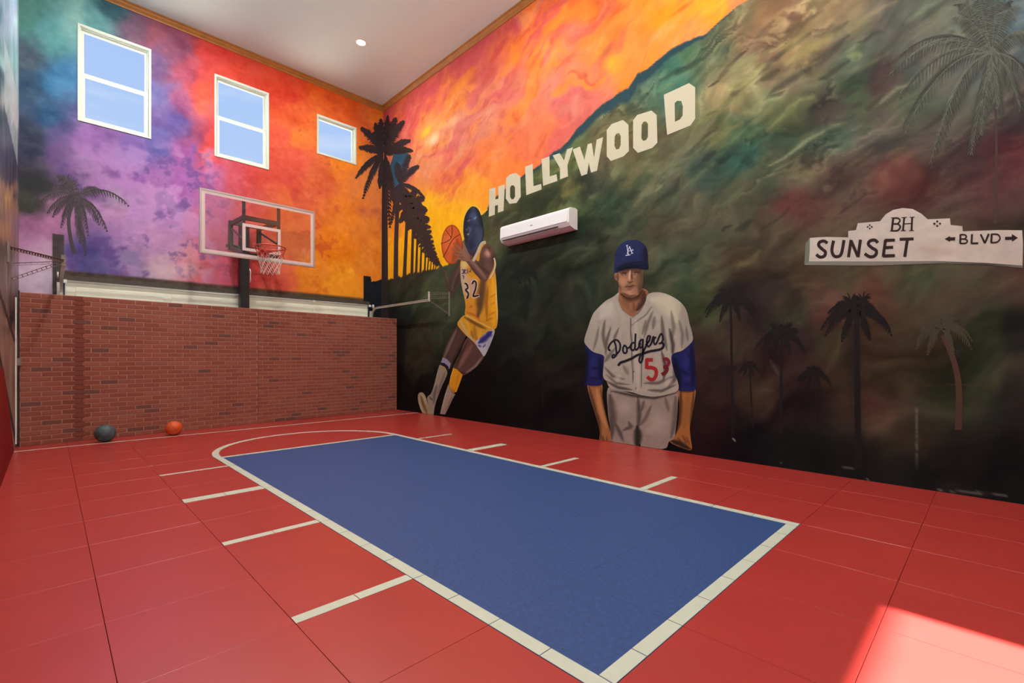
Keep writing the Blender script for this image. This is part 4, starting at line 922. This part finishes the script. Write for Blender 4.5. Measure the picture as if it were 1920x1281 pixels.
region('hand', pA([(385,480),(420,540),(455,620),(480,690),(460,740),(400,740),(350,720),(330,690),(350,640),(370,600),(390,560)]), 'R', 6.8, (132, 94, 76), hand, 1.6, bp)
b = Brush('R', 7.4); FG = (138, 98, 78)
for p, w in (([(385,620),(330,560),(270,512)], 30), ([(370,640),(310,610),(250,580)], 28), ([(360,670),(310,660),(250,645)], 28), ([(365,705),(320,715),(265,750)], 26), ([(410,580),(395,520),(390,485)], 30)): b.letter(pA(p), [w * k / 6.738 for k in np.linspace(1, .55, 9)], FG)
b.build('finger', bp)
b = Brush('R', 7)
for p in ([(520,740),(570,640),(625,520),(680,500)],): b.letter(pA(p), 34 / 6.738, (186, 172, 148))
b.letter(pA([(785,700),(800,790),(770,890),(730,960)]), 18 / 6.738, (206, 190, 160))
b.build('jersey_trim', bp)
b = Brush('R', 6.6)
pj = cr(850, 480, 7.12)
for p in ([(112,190),(135,185),(130,230),(112,235)], [(150,175),(140,240)], [(170,180),(150,215),(175,240)], [(190,175),(185,225),(205,222)], [(215,165),(235,185),(225,215),(208,195)], [(120,270),(140,265),(135,310)]): b.letter(pj(p), 11 / 7.12, (78, 66, 92))
b.build('lettering', bp)
b = Brush('R', 6.0)
for p in ([(150,370),(180,375),(195,430),(200,520),(185,560),(170,540)], [(245,370),(275,330),(305,355),(300,430),(275,500),(265,545),(345,525)]): b.letter(pj(p), 42 / 7.12, (214, 184, 160))
b.build('number_border', bp)
b = Brush('R', 7.0)
for p in ([(150,365),(180,380),(192,430),(165,455),(200,500),(190,555),(172,560)], [(250,375),(275,335),(303,358),(298,430),(275,500),(268,540),(340,525)]): b.letter(pj(p), 24 / 7.12, (44, 36, 44))
b.build('number', bp)

# ---- painted palms
rnd = random.Random(5)
DK_P = (56, 45, 46)
def palm(wall, layer, c, tips, leaf, col, trunk=None, parent=None, tw=5, droop=.5, lw=2.2, sag=.18, n=14, jit=6, stem=1.6, tcol=None):
    b = Brush(wall, layer)
    if trunk is not None:
        t = np.array(trunk, float); b.letter(t, [tw * k for k in np.linspace(.8, 1.1, (len(t) - 1) * 4 + 1 if len(t) > 2 else 2)], tcol or col) if len(t) > 2 else b.ribbon(t, [tw * .8, tw * 1.1], tcol or col)
    for tp in tips:
        L = math.hypot(tp[0] - c[0], tp[1] - c[1])
        s = sag * L * (1 if abs(tp[0] - c[0]) > .25 * L else .2)
        frond(b, c, tp, s, leaf, col, rnd, n, droop, stem, lw, jit)
    return b.build('painted_palm', parent)
# the row of black palms in the corner, shrinking to the right
palm('R', 5, (722, 290), [(727,218),(742,222),(757,228),(773,283),(768,264),(731,425),(746,400),(738,380)], 11, DK_P, [(722,300),(722.5,420),(723,600)], wall_r, 9, .35, 3.4, .1, 20, 6, 4)
palm('B', 5, (718, 289), [(714,224),(704,232),(678,241),(675,277),(668,333),(681,371),(712,352),(700,250)], 11, DK_P, [(717.5,300),(717.2,420),(717,600)], wall_b, 3, .35, 3.4, .1, 20, 6, 4)
tb = Brush('R', 3)
for p, c in ((((744,272),(768,290),(760,330),(740,345),(728,320)), (46,84,104)), (((750,300),(766,312),(752,350),(738,352)), (52,92,112))): tb.poly(p, c)
tb.build('painted_teal_patch', wall_r)  # teal mural paint between the palm fronds
palm('R', 6, (751, 346), [(785,312),(793,368),(768,292),(733,420),(778,405),(744,306),(758,398),(732,375)], 9, (58,50,54), [(747,350),(743,440),(742,530)], wall_r, 8, .35, 3, .12, 17, 6, 3.5)
for (cx0, cy0, r, tx) in ((768,388,30,758),(778,408,25,772),(786,424,20,780),(793,443,17,788),(800,460,14,796),(806,472,11,801),(811,481,9,806),(816,489,7,811),(820,494,5,815)):
    palm('R', 6, (cx0, cy0), [(cx0 + r * math.cos(a), cy0 + r * math.sin(a) * 1.15) for a in (-2.6, -1.9, -1.2, -.5, .1, .8, 1.5, 2.2, 3.0)], r * .36, (60,48,46), [(cx0 - 4 * r / 30, cy0), (tx, 525 - (tx - 742) * .22)], wall_r, max(1.6, r * .2), .4, max(1.6, r * .15), .1, 9, 5, 1.2)
# dim palms in the dark foreground
def fan(c, r, n=11, a0=-3.35, a1=.2):
    t = []
    for a in np.linspace(a0, a1, n):
        k = rnd.uniform(.82, 1.12); t.append((c[0] + r * k * math.cos(a), c[1] + r * k * .6 * math.sin(a) + .5 * r * abs(math.cos(a)) ** 1.5))
    return t + [(c[0] - .45 * r, c[1] + .8 * r), (c[0] + .4 * r, c[1] + .75 * r)]
def dim_palm(c, r, col, trunk, tw, **k):
    palm('R', 2, c, fan(c, r, **{x: k[x] for x in k if x in ('n',)}), r * .3, col, trunk, wall_r, tw, .9, max(1.1, r * .045), .3, 16, 3, max(1.2, r * .04), k.get('tcol'))
dim_palm((1370, 566), 44, (34,31,30), [(1370,566),(1374,818)], 5)
dim_palm((1465, 632), 42, (34,30,31), [(1466,632),(1463,814)], 5)
dim_palm((1404, 688), 20, (36,31,30), [(1405,688),(1412,804)], 3)
dim_palm((1526, 704), 30, (32,28,29), [(1526,704),(1532,770),(1540,838)], 3)
dim_palm((1606, 590), 60, (32,29,30), [(1606,590),(1609,880)], 11, n=13)
dim_palm((1765, 619), 56, (72,70,54), [(1768,628),(1788,676),(1798,728),(1797,806)], 12, n=9, tcol=(80,60,50))
dim_palm((958, 682), 18, (20,20,20), [(958,682),(957,758)], 2.5)
dim_palm((984, 512), 26, (30,34,30), [(984,512),(984,600)], 3)
dim_palm((1020, 650), 20, (28,28,25), [(1020,650),(1018,762)], 2.5)
# big pale palm at the top right
GP = (104, 108, 96)
bt = [(1668,140),(1690,172),(1698,245),(1745,302),(1822,285),(1869,200),(1912,205),(1790,30),(1802,0),(1830,-20),(1872,-20),(1905,10),(1935,60),(1700,110),(1760,250),(1840,250),(1930,150)]
palm('R', 2, (1859, 102), bt, 26, GP, None, wall_r, 6, 1.1, .8, .22, 30, 22, 1.6)
palm('R', 1, (1859, 102), [(x + rnd.uniform(-14, 14), y + rnd.uniform(-10, 16)) for x, y in bt], 30, (72, 74, 68), [(1862,110),(1868,250),(1866,420)], wall_r, 5, 1.0, 1.6, .22, 26, 10, 1.6, tcol=(76, 60, 58))
# grey palm on the end wall
palm('B', 2, (142, 372), [(90,398),(75,380),(98,352),(110,332),(125,338),(190,358),(240,385),(200,432),(185,420),(160,478),(150,455),(115,425),(165,440),(100,405)], 15, (80, 72, 76), [(140,376),(129,410),(133,450),(140,476)], wall_b, 7, .8, 2.2, .22, 18, 10, 1.8)

# ================================================================== THINGS
# ---- recessed ceiling lamps, seen and added
def downlight(x, y, label):
    pw = CAN_POWER * (.5 if x > 3 else 1.45)           # the row along the mural is dimmed
    t = empty('recessed_lamp', (x, y, H)); tag(t, label, 'lamp', 'recessed lamps in the ceiling, seen and added')
    v = []; f = []; n = 28
    for r_, z in ((.105, 0), (.105, -.006), (.085, -.010), (.078, -.004)):
        v += [(r_ * math.cos(2 * math.pi * k / n), r_ * math.sin(2 * math.pi * k / n), z) for k in range(n)]
    for j in range(3):
        for k in range(n): f.append((j * n + k, j * n + (k + 1) % n, (j + 1) * n + (k + 1) % n, (j + 1) * n + k))
    mesh_obj('trim_ring', v, f, M['white_metal'], t)
    v = [(.079 * math.cos(2 * math.pi * k / n), .079 * math.sin(2 * math.pi * k / n), -.005) for k in range(n)]
    mesh_obj('lens', v, [tuple(range(n))], M['lens'], t)
    ld = bpy.data.lights.new('lamp', 'AREA'); ld.shape = 'DISK'; ld.size = .15; ld.energy = pw; ld.color = (1, .98, .95)
    lo = bpy.data.objects.new('lamp_light', ld); link(lo, t); lo.location = (0, 0, -.016)
downlight(4.18, 8.31, 'glowing recessed ceiling lamp near the corner of the two murals')
PL = ['over the grey basketball', 'over the far side hash marks', 'over the middle of the side wall', 'over the near lane corner', 'over the camera', 'by the plain wall on the mural side', 'by the plain wall on the side wall']
for i, (x, y) in enumerate([(1.5, 8.31), (4.18, 5.0), (1.5, 5.0), (4.18, 1.7), (1.5, 1.7), (4.18, -1.6), (1.5, -1.6)]):  # unseen lamps, added to even out the brightness of the room
    downlight(x, y, 'added unseen recessed ceiling lamp ' + PL[i])
# ---- made-up uplights on the side wall, added to brighten the ceiling
for y, wh in ((3.3, 'farthest from'), (.6, 'middle distance from'), (-2.1, 'nearest to')):
    t = empty('added_uplight', (XL, y, 4.5)); tag(t, 'added white box uplight on the side wall ' + wh + ' the plain wall', 'lamp', 'added uplights on the side wall')
    m = MB(); m.box((0, -.22, -.09), (.012, .22, .09)); m.build('added_uplight_plate', M['white_metal'], t)
    m = MB(); m.box((.012, -.2, -.08), (.11, .2, -.07)); m.box((.1, -.2, -.07), (.11, .2, .05)); m.box((.012, -.2, -.07), (.1, -.19, .05)); m.box((.012, .19, -.07), (.1, .2, .05)); m.build('added_uplight_housing', M['white_metal'], t)
    MB().box((.014, -.188, .02), (.098, .188, .026)).build('lens', M['lens'], t)
    ld = bpy.data.lights.new('lamp', 'AREA'); ld.shape = 'RECTANGLE'; ld.size = .08; ld.size_y = .36; ld.energy = UP_POWER; ld.color = (.88, .97, 1)
    lo = bpy.data.objects.new('lamp_light', ld); link(lo, t); lo.location = (.056, 0, .04); lo.rotation_euler = Vector((.34, .52, .85)).to_track_quat('-Z', 'Y').to_euler()

# ---- garage door and its hardware
gd = empty('garage_door', (GX0, YB + .015, 0)); tag(gd, 'cream sectional garage door behind the brick screen', 'garage door')
gw = GX1 - GX0
for k in range(4):
    z0 = k * GZ / 4 + .002; z1 = (k + 1) * GZ / 4 - .006
    p = MB().box((.005, 0, z0), (gw - .005, .045, z1)).build('panel', M['garage'], gd, bevel=.006)
    for i in range(4):
        x0 = .12 + i * (gw - .12) / 4
        MB().box((x0, -.008, z0 + .1), (x0 + (gw - .6) / 4, 0.001, z1 - .1)).build('raised_field', M['garage'], p, bevel=.005)
hdr = MB().box((GX0 - .02, YB - .02, GZ), (GX1 + .03, YB - .002, GZ + .07)).build('header_trim', M['dark_trim']); tag(hdr, 'dark weathered trim strip above the garage door', 'trim')
cd = empty('conduit', (0, 0, 0)); tag(cd, 'thin pale rod running along the garage door head', 'rod')
MB().tube([(GX0 - .02, YB - .05, GZ - .035), (GX1 + .05, YB - .05, GZ - .035)], .011, 8).build('rod', M['galv'], cd, True)
for x in (GX0, 2.63, 4.0, GX1 + .02): MB().box((x - .02, YB - .066, GZ - .055), (x + .02, YB - .03, GZ - .005)).build('clip', M['white_metal'], cd)

def track(X, wallx, label, ztop, yend, ybr):
    t = empty('garage_door_track', (X, YB, 0)); tag(t, label, 'door track')
    sgn = 1 if wallx > X else -1
    R_ = .26; y0 = -.09; pts = [(0, y0, .02), (0, y0, ztop - R_)]
    for k in range(1, 9):
        a = math.pi / 2 * k / 8; pts.append((0, y0 - R_ * (1 - math.cos(a)), ztop - R_ + R_ * math.sin(a)))
    pts.append((0, yend - YB, ztop))
    # J-shaped rail: web and two lips
    v = []; f = []
    prof = [(-.022, .018), (-.022, -.018), (.022, -.018), (.022, .018), (.017, .018), (.017, -.013), (-.017, -.013), (-.017, .018)]
    m = len(pts)
    for i, p in enumerate(pts):
        d = Vector(pts[min(i + 1, m - 1)]) - Vector(pts[max(i - 1, 0)]); d.normalize(); nrm = Vector((1, 0, 0)); up = d.cross(nrm)
        for a, b_ in prof: v.append(tuple(Vector(p) + nrm * b_ * -sgn + up * a))
    n_ = len(prof)
    for i in range(m - 1):
        for k in range(n_): f.append((i * n_ + k, i * n_ + (k + 1) % n_, (i + 1) * n_ + (k + 1) % n_, (i + 1) * n_ + k))
    mesh_obj('rail', v, f, M['galv'], t)
    MB().box((-.05 if sgn < 0 else .0, -.015, .05), (.0 if sgn < 0 else .05, 0, ztop - .05)).build('wall_angle', M['galv'], t)
    MB().tube([(sgn * .03, -.09, ztop + .05), (sgn * .05, -.09, ztop + .05)], .05, 14).build('cable_drum', M['galv'], t, True)
    return t
def perf_bar(p, q, w, parent, mat, name='brace', holes=True):
    """slotted angle: two rails with webs between the holes, plus a flange"""
    p, q = Vector(p), Vector(q); d = q - p; L = d.length; d.normalize(); up = Vector((0, 0, 1)) if abs(d.z) < .9 else Vector((0, 1, 0))
    s_ = d.cross(up).normalized(); u = s_.cross(d).normalized(); m = MB()
    m.bar(p + u * w * .42, q + u * w * .42, .003, w * .18, u); m.bar(p - u * w * .42, q - u * w * .42, .003, w * .18, u)
    n = max(2, int(L / .05))
    for k in range(n + 1): c = p + d * (L * k / n); m.bar(c - u * w * .4, c + u * w * .4, .016, .003, d)
    m.bar(p + u * w * .5 + s_ * w * .3, q + u * w * .5 + s_ * w * .3, w * .6, .003, u)
    return m.build(name, mat, parent)
tr = track(5.30, XR, 'bent steel door track reaching to the hillside wall', 2.305, 7.70, 7.52)
o = Vector((5.30, YB, 0))
def L_(x, y, z): return Vector((x, y, z)) - o
perf_bar(L_(5.29, 7.70, 2.43), L_(XR - .015, 7.55, 2.455), .03, tr, M['galv_dark']); perf_bar(L_(5.29, 7.70, 2.345), L_(XR - .015, 7.55, 2.375), .03, tr, M['galv_dark'])
perf_bar(L_(5.29, 7.70, 2.30), L_(XR - .015, 7.55, 2.05), .02, tr, M['galv_dark']); MB().box(L_(XR - .018, 7.50, 2.0), L_(XR - .003, 7.535, 2.48)).build('wall_plate', M['galv_dark'], tr)
MB().box(L_(5.28, 7.69, 2.28), L_(5.30, 7.72, 2.47)).build('hanger', M['galv'], tr)
tl = track(.135, XL, 'bent steel door track beside the grey painted strip', 2.40, 8.35, 8.0)
o = Vector((.135, YB, 0))
perf_bar(L_(XL + .01, 7.35, 2.36), L_(.125, 8.3, 2.42), .035, tl, M['galv_dark']); perf_bar(L_(XL + .01, 8.15, 2.12), L_(.10, 8.3, 2.39), .035, tl, M['galv_dark'])
perf_bar(L_(XL + .01, 8.32, 2.32), L_(.10, 8.32, 2.40), .03, tl, M['galv_dark']); MB().box(L_(XL + .003, 7.28, 2.2), L_(XL + .02, 7.36, 2.42)).build('wall_plate', M['galv_dark'], tl)
MB().box(L_(.11, 8.3, 2.36), L_(.15, 8.34, 2.5)).build('hanger', M['galv_dark'], tl)

# ---- brick screen
A = Vector((-.278, 9.049, 0)); B = Vector((5.635, 9.473, 0)); BL = (B - A).length; BH = 2.06
bs_ = empty('brick_screen', A, math.atan2(B.y - A.y, B.x - A.x)); tag(bs_, 'long red brick screen standing in front of the garage door', 'screen')
SEAM = 2.97; MOD, ROW = .2032, BH / 31
pan = []
for x0, x1 in ((0, SEAM - .004), (SEAM + .004, BL)):
    pan.append(MB().box((x0, .006, 0), (x1, .07, BH)).build('brick_panel', M['mortar'], bs_))
MB().box((-.012, .0, 0), (-.001, .075, BH + .02)).build('edge_strip', M['groove'], bs_)
MB().box((SEAM - .004, .012, 0), (SEAM + .004, .03, BH)).build('seam_strip', M['black_metal'], bs_)
MB().box((.54, .0052, .004), (.64, .0065, BH - .004)).build('shadow_strip', M['brick'][5], pan[0])  # shadow of the door track painted over the mortar
_bm = {}
def brick_data(x0, x1, z0, z1):
    c = .002; y = .006
    return ([(x0, y, z0), (x1, y, z0), (x1, y, z1), (x0, y, z1), (x0 + c, .0, z0 + c), (x1 - c, .0, z0 + c), (x1 - c, .0, z1 - c), (x0 + c, .0, z1 - c)],
            [(4, 5, 6, 7), (0, 1, 5, 4), (1, 2, 6, 5), (2, 3, 7, 6), (3, 0, 4, 7)])
def brick_mesh(w, mi):
    k = (round(w, 3), mi)
    if k not in _bm:
        v, f = brick_data(0, w, 0, ROW - .014); me = bpy.data.meshes.new('brick'); me.from_pydata(v, [], f); me.update(); me.materials.append(M['brick'][mi]); _bm[k] = me
    return _bm[k]
R2 = random.Random(11); far = {0: ([], [], []), 1: ([], [], [])}; count = 0
for r in range(31):
    xo = -(MOD / 2 if r % 2 else 0) + .01; z0 = r * ROW + .005
    k = 0
    while xo + k * MOD < BL:
        x0, x1 = xo + k * MOD, xo + (k + 1) * MOD - .014; k += 1
        mi = R2.choices([0, 1, 2, 3, 4], [40, 28, 18, 8, 5])[0]
        for lo, hi, pi in ((0, SEAM - .004, 0), (SEAM + .004, BL, 1)):
            a, b_ = max(x0, lo + .003), min(x1, hi - .003)
            if b_ - a < .02: continue
            if .49 < (a + b_) / 2 < .69 and mi != 4: mm = 5  # bricks in the painted shadow band take the darker tone
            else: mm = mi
            if pi == 0 and x0 < 1.95 and count < 300:
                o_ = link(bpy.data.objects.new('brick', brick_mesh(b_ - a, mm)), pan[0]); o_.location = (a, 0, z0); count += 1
            else:
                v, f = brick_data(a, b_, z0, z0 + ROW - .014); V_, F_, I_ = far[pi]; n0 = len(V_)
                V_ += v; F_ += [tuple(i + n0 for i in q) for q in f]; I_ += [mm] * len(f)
for pi in (0, 1):
    V_, F_, I_ = far[pi]
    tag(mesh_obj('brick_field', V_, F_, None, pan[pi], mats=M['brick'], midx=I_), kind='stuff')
hb_ = MB().box((-.316, 9.0, 1.08), (-.262, 9.04, 1.18)).build('latch_block', M['galv_dark'], None, bevel=.004); tag(hb_, 'small grey latch block at the free edge of the brick screen', 'latch')
wj = MB().box((XL + .002, 8.99, .05), (XL + .016, 9.03, 1.98)).build('daylight_strip', M['white_metal']); tag(wj, kind='structure')  # white strip standing in for the daylight slit beside the screen

# ---- basketball hoop
HX, PY = 2.633, 9.93
hp = empty('basketball_hoop', (HX, PY, 0)); tag(hp, 'glass basketball backboard with red rim on a black pole', 'hoop')
BY = 8.89 - PY; bz0, bz1 = 2.862, 3.908; bx0, bx1 = 1.717 - HX, 3.545 - HX
MB().box((-.075, -.075, 0), (.075, .075, 3.72)).build('pole', M['black_metal'], hp, bevel=.008)
MB().box((-.2, -.17, 0), (.2, .15, .02)).build('base_plate', M['black_metal'], hp)
def frame_rect(a, b_, c, d, t, y0, y1):
    m = MB(); m.box((a, y0, c), (a + t, y1, d)); m.box((b_ - t, y0, c), (b_, y1, d)); m.box((a + t, y0, c), (b_ - t, y1, c + t)); m.box((a + t, y0, d - t), (b_ - t, y1, d)); return m
bb = MB().box((bx0 + .02, BY - .005, bz0 + .02), (bx1 - .02, BY + .005, bz1 - .02)).build('backboard_glass', M['board_glass'], hp)
frame_rect(bx0, bx1, bz0, bz1, .03, BY - .014, BY + .02).build('backboard_frame', M['board_edge'], hp, bevel=.003)
frame_rect(bx0 + .03, bx1 - .03, bz0 + .03, bz1 - .03, .045, BY - .0075, BY - .0055).build('border_line', M['board_white'], bb)
frame_rect(2.332 - HX, 2.944 - HX, 3.0, 3.462, .05, BY - .0075, BY - .0055).build('target_square', M['board_white'], bb)
for x in (2.365 - HX, 2.925 - HX):
    MB().box((x - .022, BY + .022, bz0 + .02), (x + .022, BY + .062, bz1 - .02)).build('support_rail', M['black_metal'], hp)
    MB().bar((x, BY + .05, 3.575), (x * .86, -.02, 3.66), .04, .07).build('extension_arm', M['black_metal'], hp)
    MB().bar((x, BY + .05, 2.955), (x * .86, -.02, 3.23), .04, .07).build('extension_arm', M['black_metal'], hp)
    MB().bar((x, BY + .06, 3.2), (x * .86, -.02, 3.60), .025, .025).build('brace', M['black_metal'], hp)
    MB().box((x * .86 - .03, -.08, 3.18), (x * .86 + .03, 0.02, 3.72)).build('pivot_plate', M['black_metal'], hp)
MB().box((2.36 - HX, BY + .03, 3.54), (2.93 - HX, BY + .09, 3.61)).build('cross_bar', M['black_metal'], hp); MB().box((2.36 - HX, BY + .03, 2.92), (2.93 - HX, BY + .09, 2.98)).build('cross_bar', M['black_metal'], hp)
MB().box((2.38 - HX, -.11, 3.64), (2.89 - HX, -.05, 3.70)).build('cross_bar', M['black_metal'], hp)
MB().bar((-.3, -.02, 3.25), (.3, -.02, 3.25), .05, .05).build('cross_bar', M['black_metal'], hp)
RX, RY, RZ, RR = 0.02, 8.50 - PY, 3.035, .2286
circ = [(RX + RR * math.cos(2 * math.pi * k / 40), RY + RR * math.sin(2 * math.pi * k / 40), RZ) for k in range(40)]
rim = MB().tube(circ, .012, 8, True).build('rim', M['rim'], hp, True)
m = MB(); m.box((RX - .07, BY - .02, RZ - .11), (RX + .07, BY - .006, RZ + .03)); m.bar((RX - .06, BY - .01, RZ - .01), (RX - .10, RY + .20, RZ - .004), .015, .05); m.bar((RX + .06, BY - .01, RZ - .01), (RX + .10, RY + .20, RZ - .004), .015, .05)
m.bar((RX, BY - .01, RZ - .02), (RX, RY + .22, RZ - .012), .12, .02); m.build('rim_bracket', M['rim'], rim)
m = MB(); NN = 12
def npt(k, j):                        # diamond mesh: row j turns half a step
    t = j / 6; r_ = RR * (1 - .62 * t + .22 * t * t) * (1 + .02 * ((k * 7 + j) % 3)); a = 2 * math.pi * (k + (.5 if j % 2 else 0)) / NN
    return (RX + r_ * math.cos(a), RY + r_ * math.sin(a), RZ - .012 - .43 * t)
m2 = MB()
for j in range(6):
    for k in range(NN):
        p = npt(k, j)
        for q in ((k, k - 1) if j % 2 == 0 else (k, k + 1)): (m2 if j < 2 else m).tube([p, npt(q, j + 1)], .0042 if j < 2 else .0034, 5, cap=False)
nt_ = m.build('net', M['net'], hp); m2.build('net_loops', M['rim'], nt_)
hk = MB(); hk.tube([(.078, -.08, 2.86), (.09, -.09, 2.8), (.085, -.09, 2.72), (.09, -.085, 2.66), (.08, -.08, 2.6)], .008, 6); hk.build('height_crank', M['white_metal'], hp, True)

# ---- loose basketballs on the floor
def basketball(loc, r, mat, label, rot):
    t = empty('basketball', loc); tag(t, label, 'ball'); t.rotation_euler = rot
    v = []; f = []; nu, nv = 32, 18
    for j in range(1, nv):
        ph = math.pi * j / nv
        v += [(r * math.sin(ph) * math.cos(2 * math.pi * k / nu), r * math.sin(ph) * math.sin(2 * math.pi * k / nu), r * math.cos(ph)) for k in range(nu)]
    for j in range(nv - 2):
        for k in range(nu): f.append((j * nu + k, (j + 1) * nu + k, (j + 1) * nu + (k + 1) % nu, j * nu + (k + 1) % nu))
    top, bot = len(v), len(v) + 1; v += [(0, 0, r), (0, 0, -r)]
    for k in range(nu): f += [(top, k, (k + 1) % nu), (bot, (nv - 2) * nu + (k + 1) % nu, (nv - 2) * nu + k)]
    mesh_obj('skin', v, f, mat, t, True)
    rr = r * 1.0006
    loops = [[(rr * math.cos(a), rr * math.sin(a), 0) for a in np.linspace(0, 2 * math.pi, 48, endpoint=False)], [(0, rr * math.cos(a), rr * math.sin(a)) for a in np.linspace(0, 2 * math.pi, 48, endpoint=False)]]
    for s in (-1, 1):
        L = []
        for a in np.linspace(0, 2 * math.pi, 48, endpoint=False):
            p = Vector((s * .62, math.cos(a) * .8, math.sin(a) * .8)); p.x += s * .16 * math.cos(2 * a); L.append(tuple(p.normalized() * rr))
        loops.append(L)
    for L in loops: MB().tube(L, r * .012, 5, True).build('seam', M['groove'], t, True)
basketball((.565, 8.755, .122), .1215, M['rubber_grey'], 'dark grey basketball lying against the brick screen', (.7, .4, .3))
basketball((1.36, 8.755, .110), .1095, M['rubber_orange'], 'orange basketball lying in front of the brick screen', (.9, .5, 1.2))

# ---- air conditioner
ac = empty('air_conditioner', (XR, 5.10, 3.10)); tag(ac, 'white split air conditioner hung below the white hillside letters', 'air conditioner')
ya0, ya1 = -.74, .74
prof = [(0, 0), (0, .30), (-.05, .315), (-.16, .305), (-.20, .27), (-.205, .08), (-.17, .03), (-.08, 0)]
def extr(prof, y0, y1):
    n = len(prof); v = [(a, y0, b_) for a, b_ in prof] + [(a, y1, b_) for a, b_ in prof]
    return v, [tuple(range(n)), tuple(range(2 * n - 1, n - 1, -1))] + [(i, (i + 1) % n, (i + 1) % n + n, i + n) for i in range(n)]
v, f = extr(prof, ya0, ya1); mesh_obj('body', v, [tuple(reversed(q)) for q in f], M['ac'], ac)
v, f = extr([(-.2055, .255), (-.212, .25), (-.217, .095), (-.208, .088)], ya0 + .03, ya1 - .03); mesh_obj('front_panel', v, [tuple(reversed(q)) for q in f], M['ac'], ac)
MB().bar((-.19, ya0 + .22, .053), (-.19, ya1 - .05, .053), .012, .02, (1, 0, 0)).build('air_slot', M['ac_dark'], ac)
v, f = extr([(-.178, .032), (-.182, .036), (-.125, .004), (-.12, -.001)], ya0 + .2, ya1 - .06); mesh_obj('louvre', v, [tuple(reversed(q)) for q in f], M['ac_grey'], ac)
MB().box((-.219, -.02, .17), (-.2155, .03, .178)).build('badge', M['ac_dark'], ac)
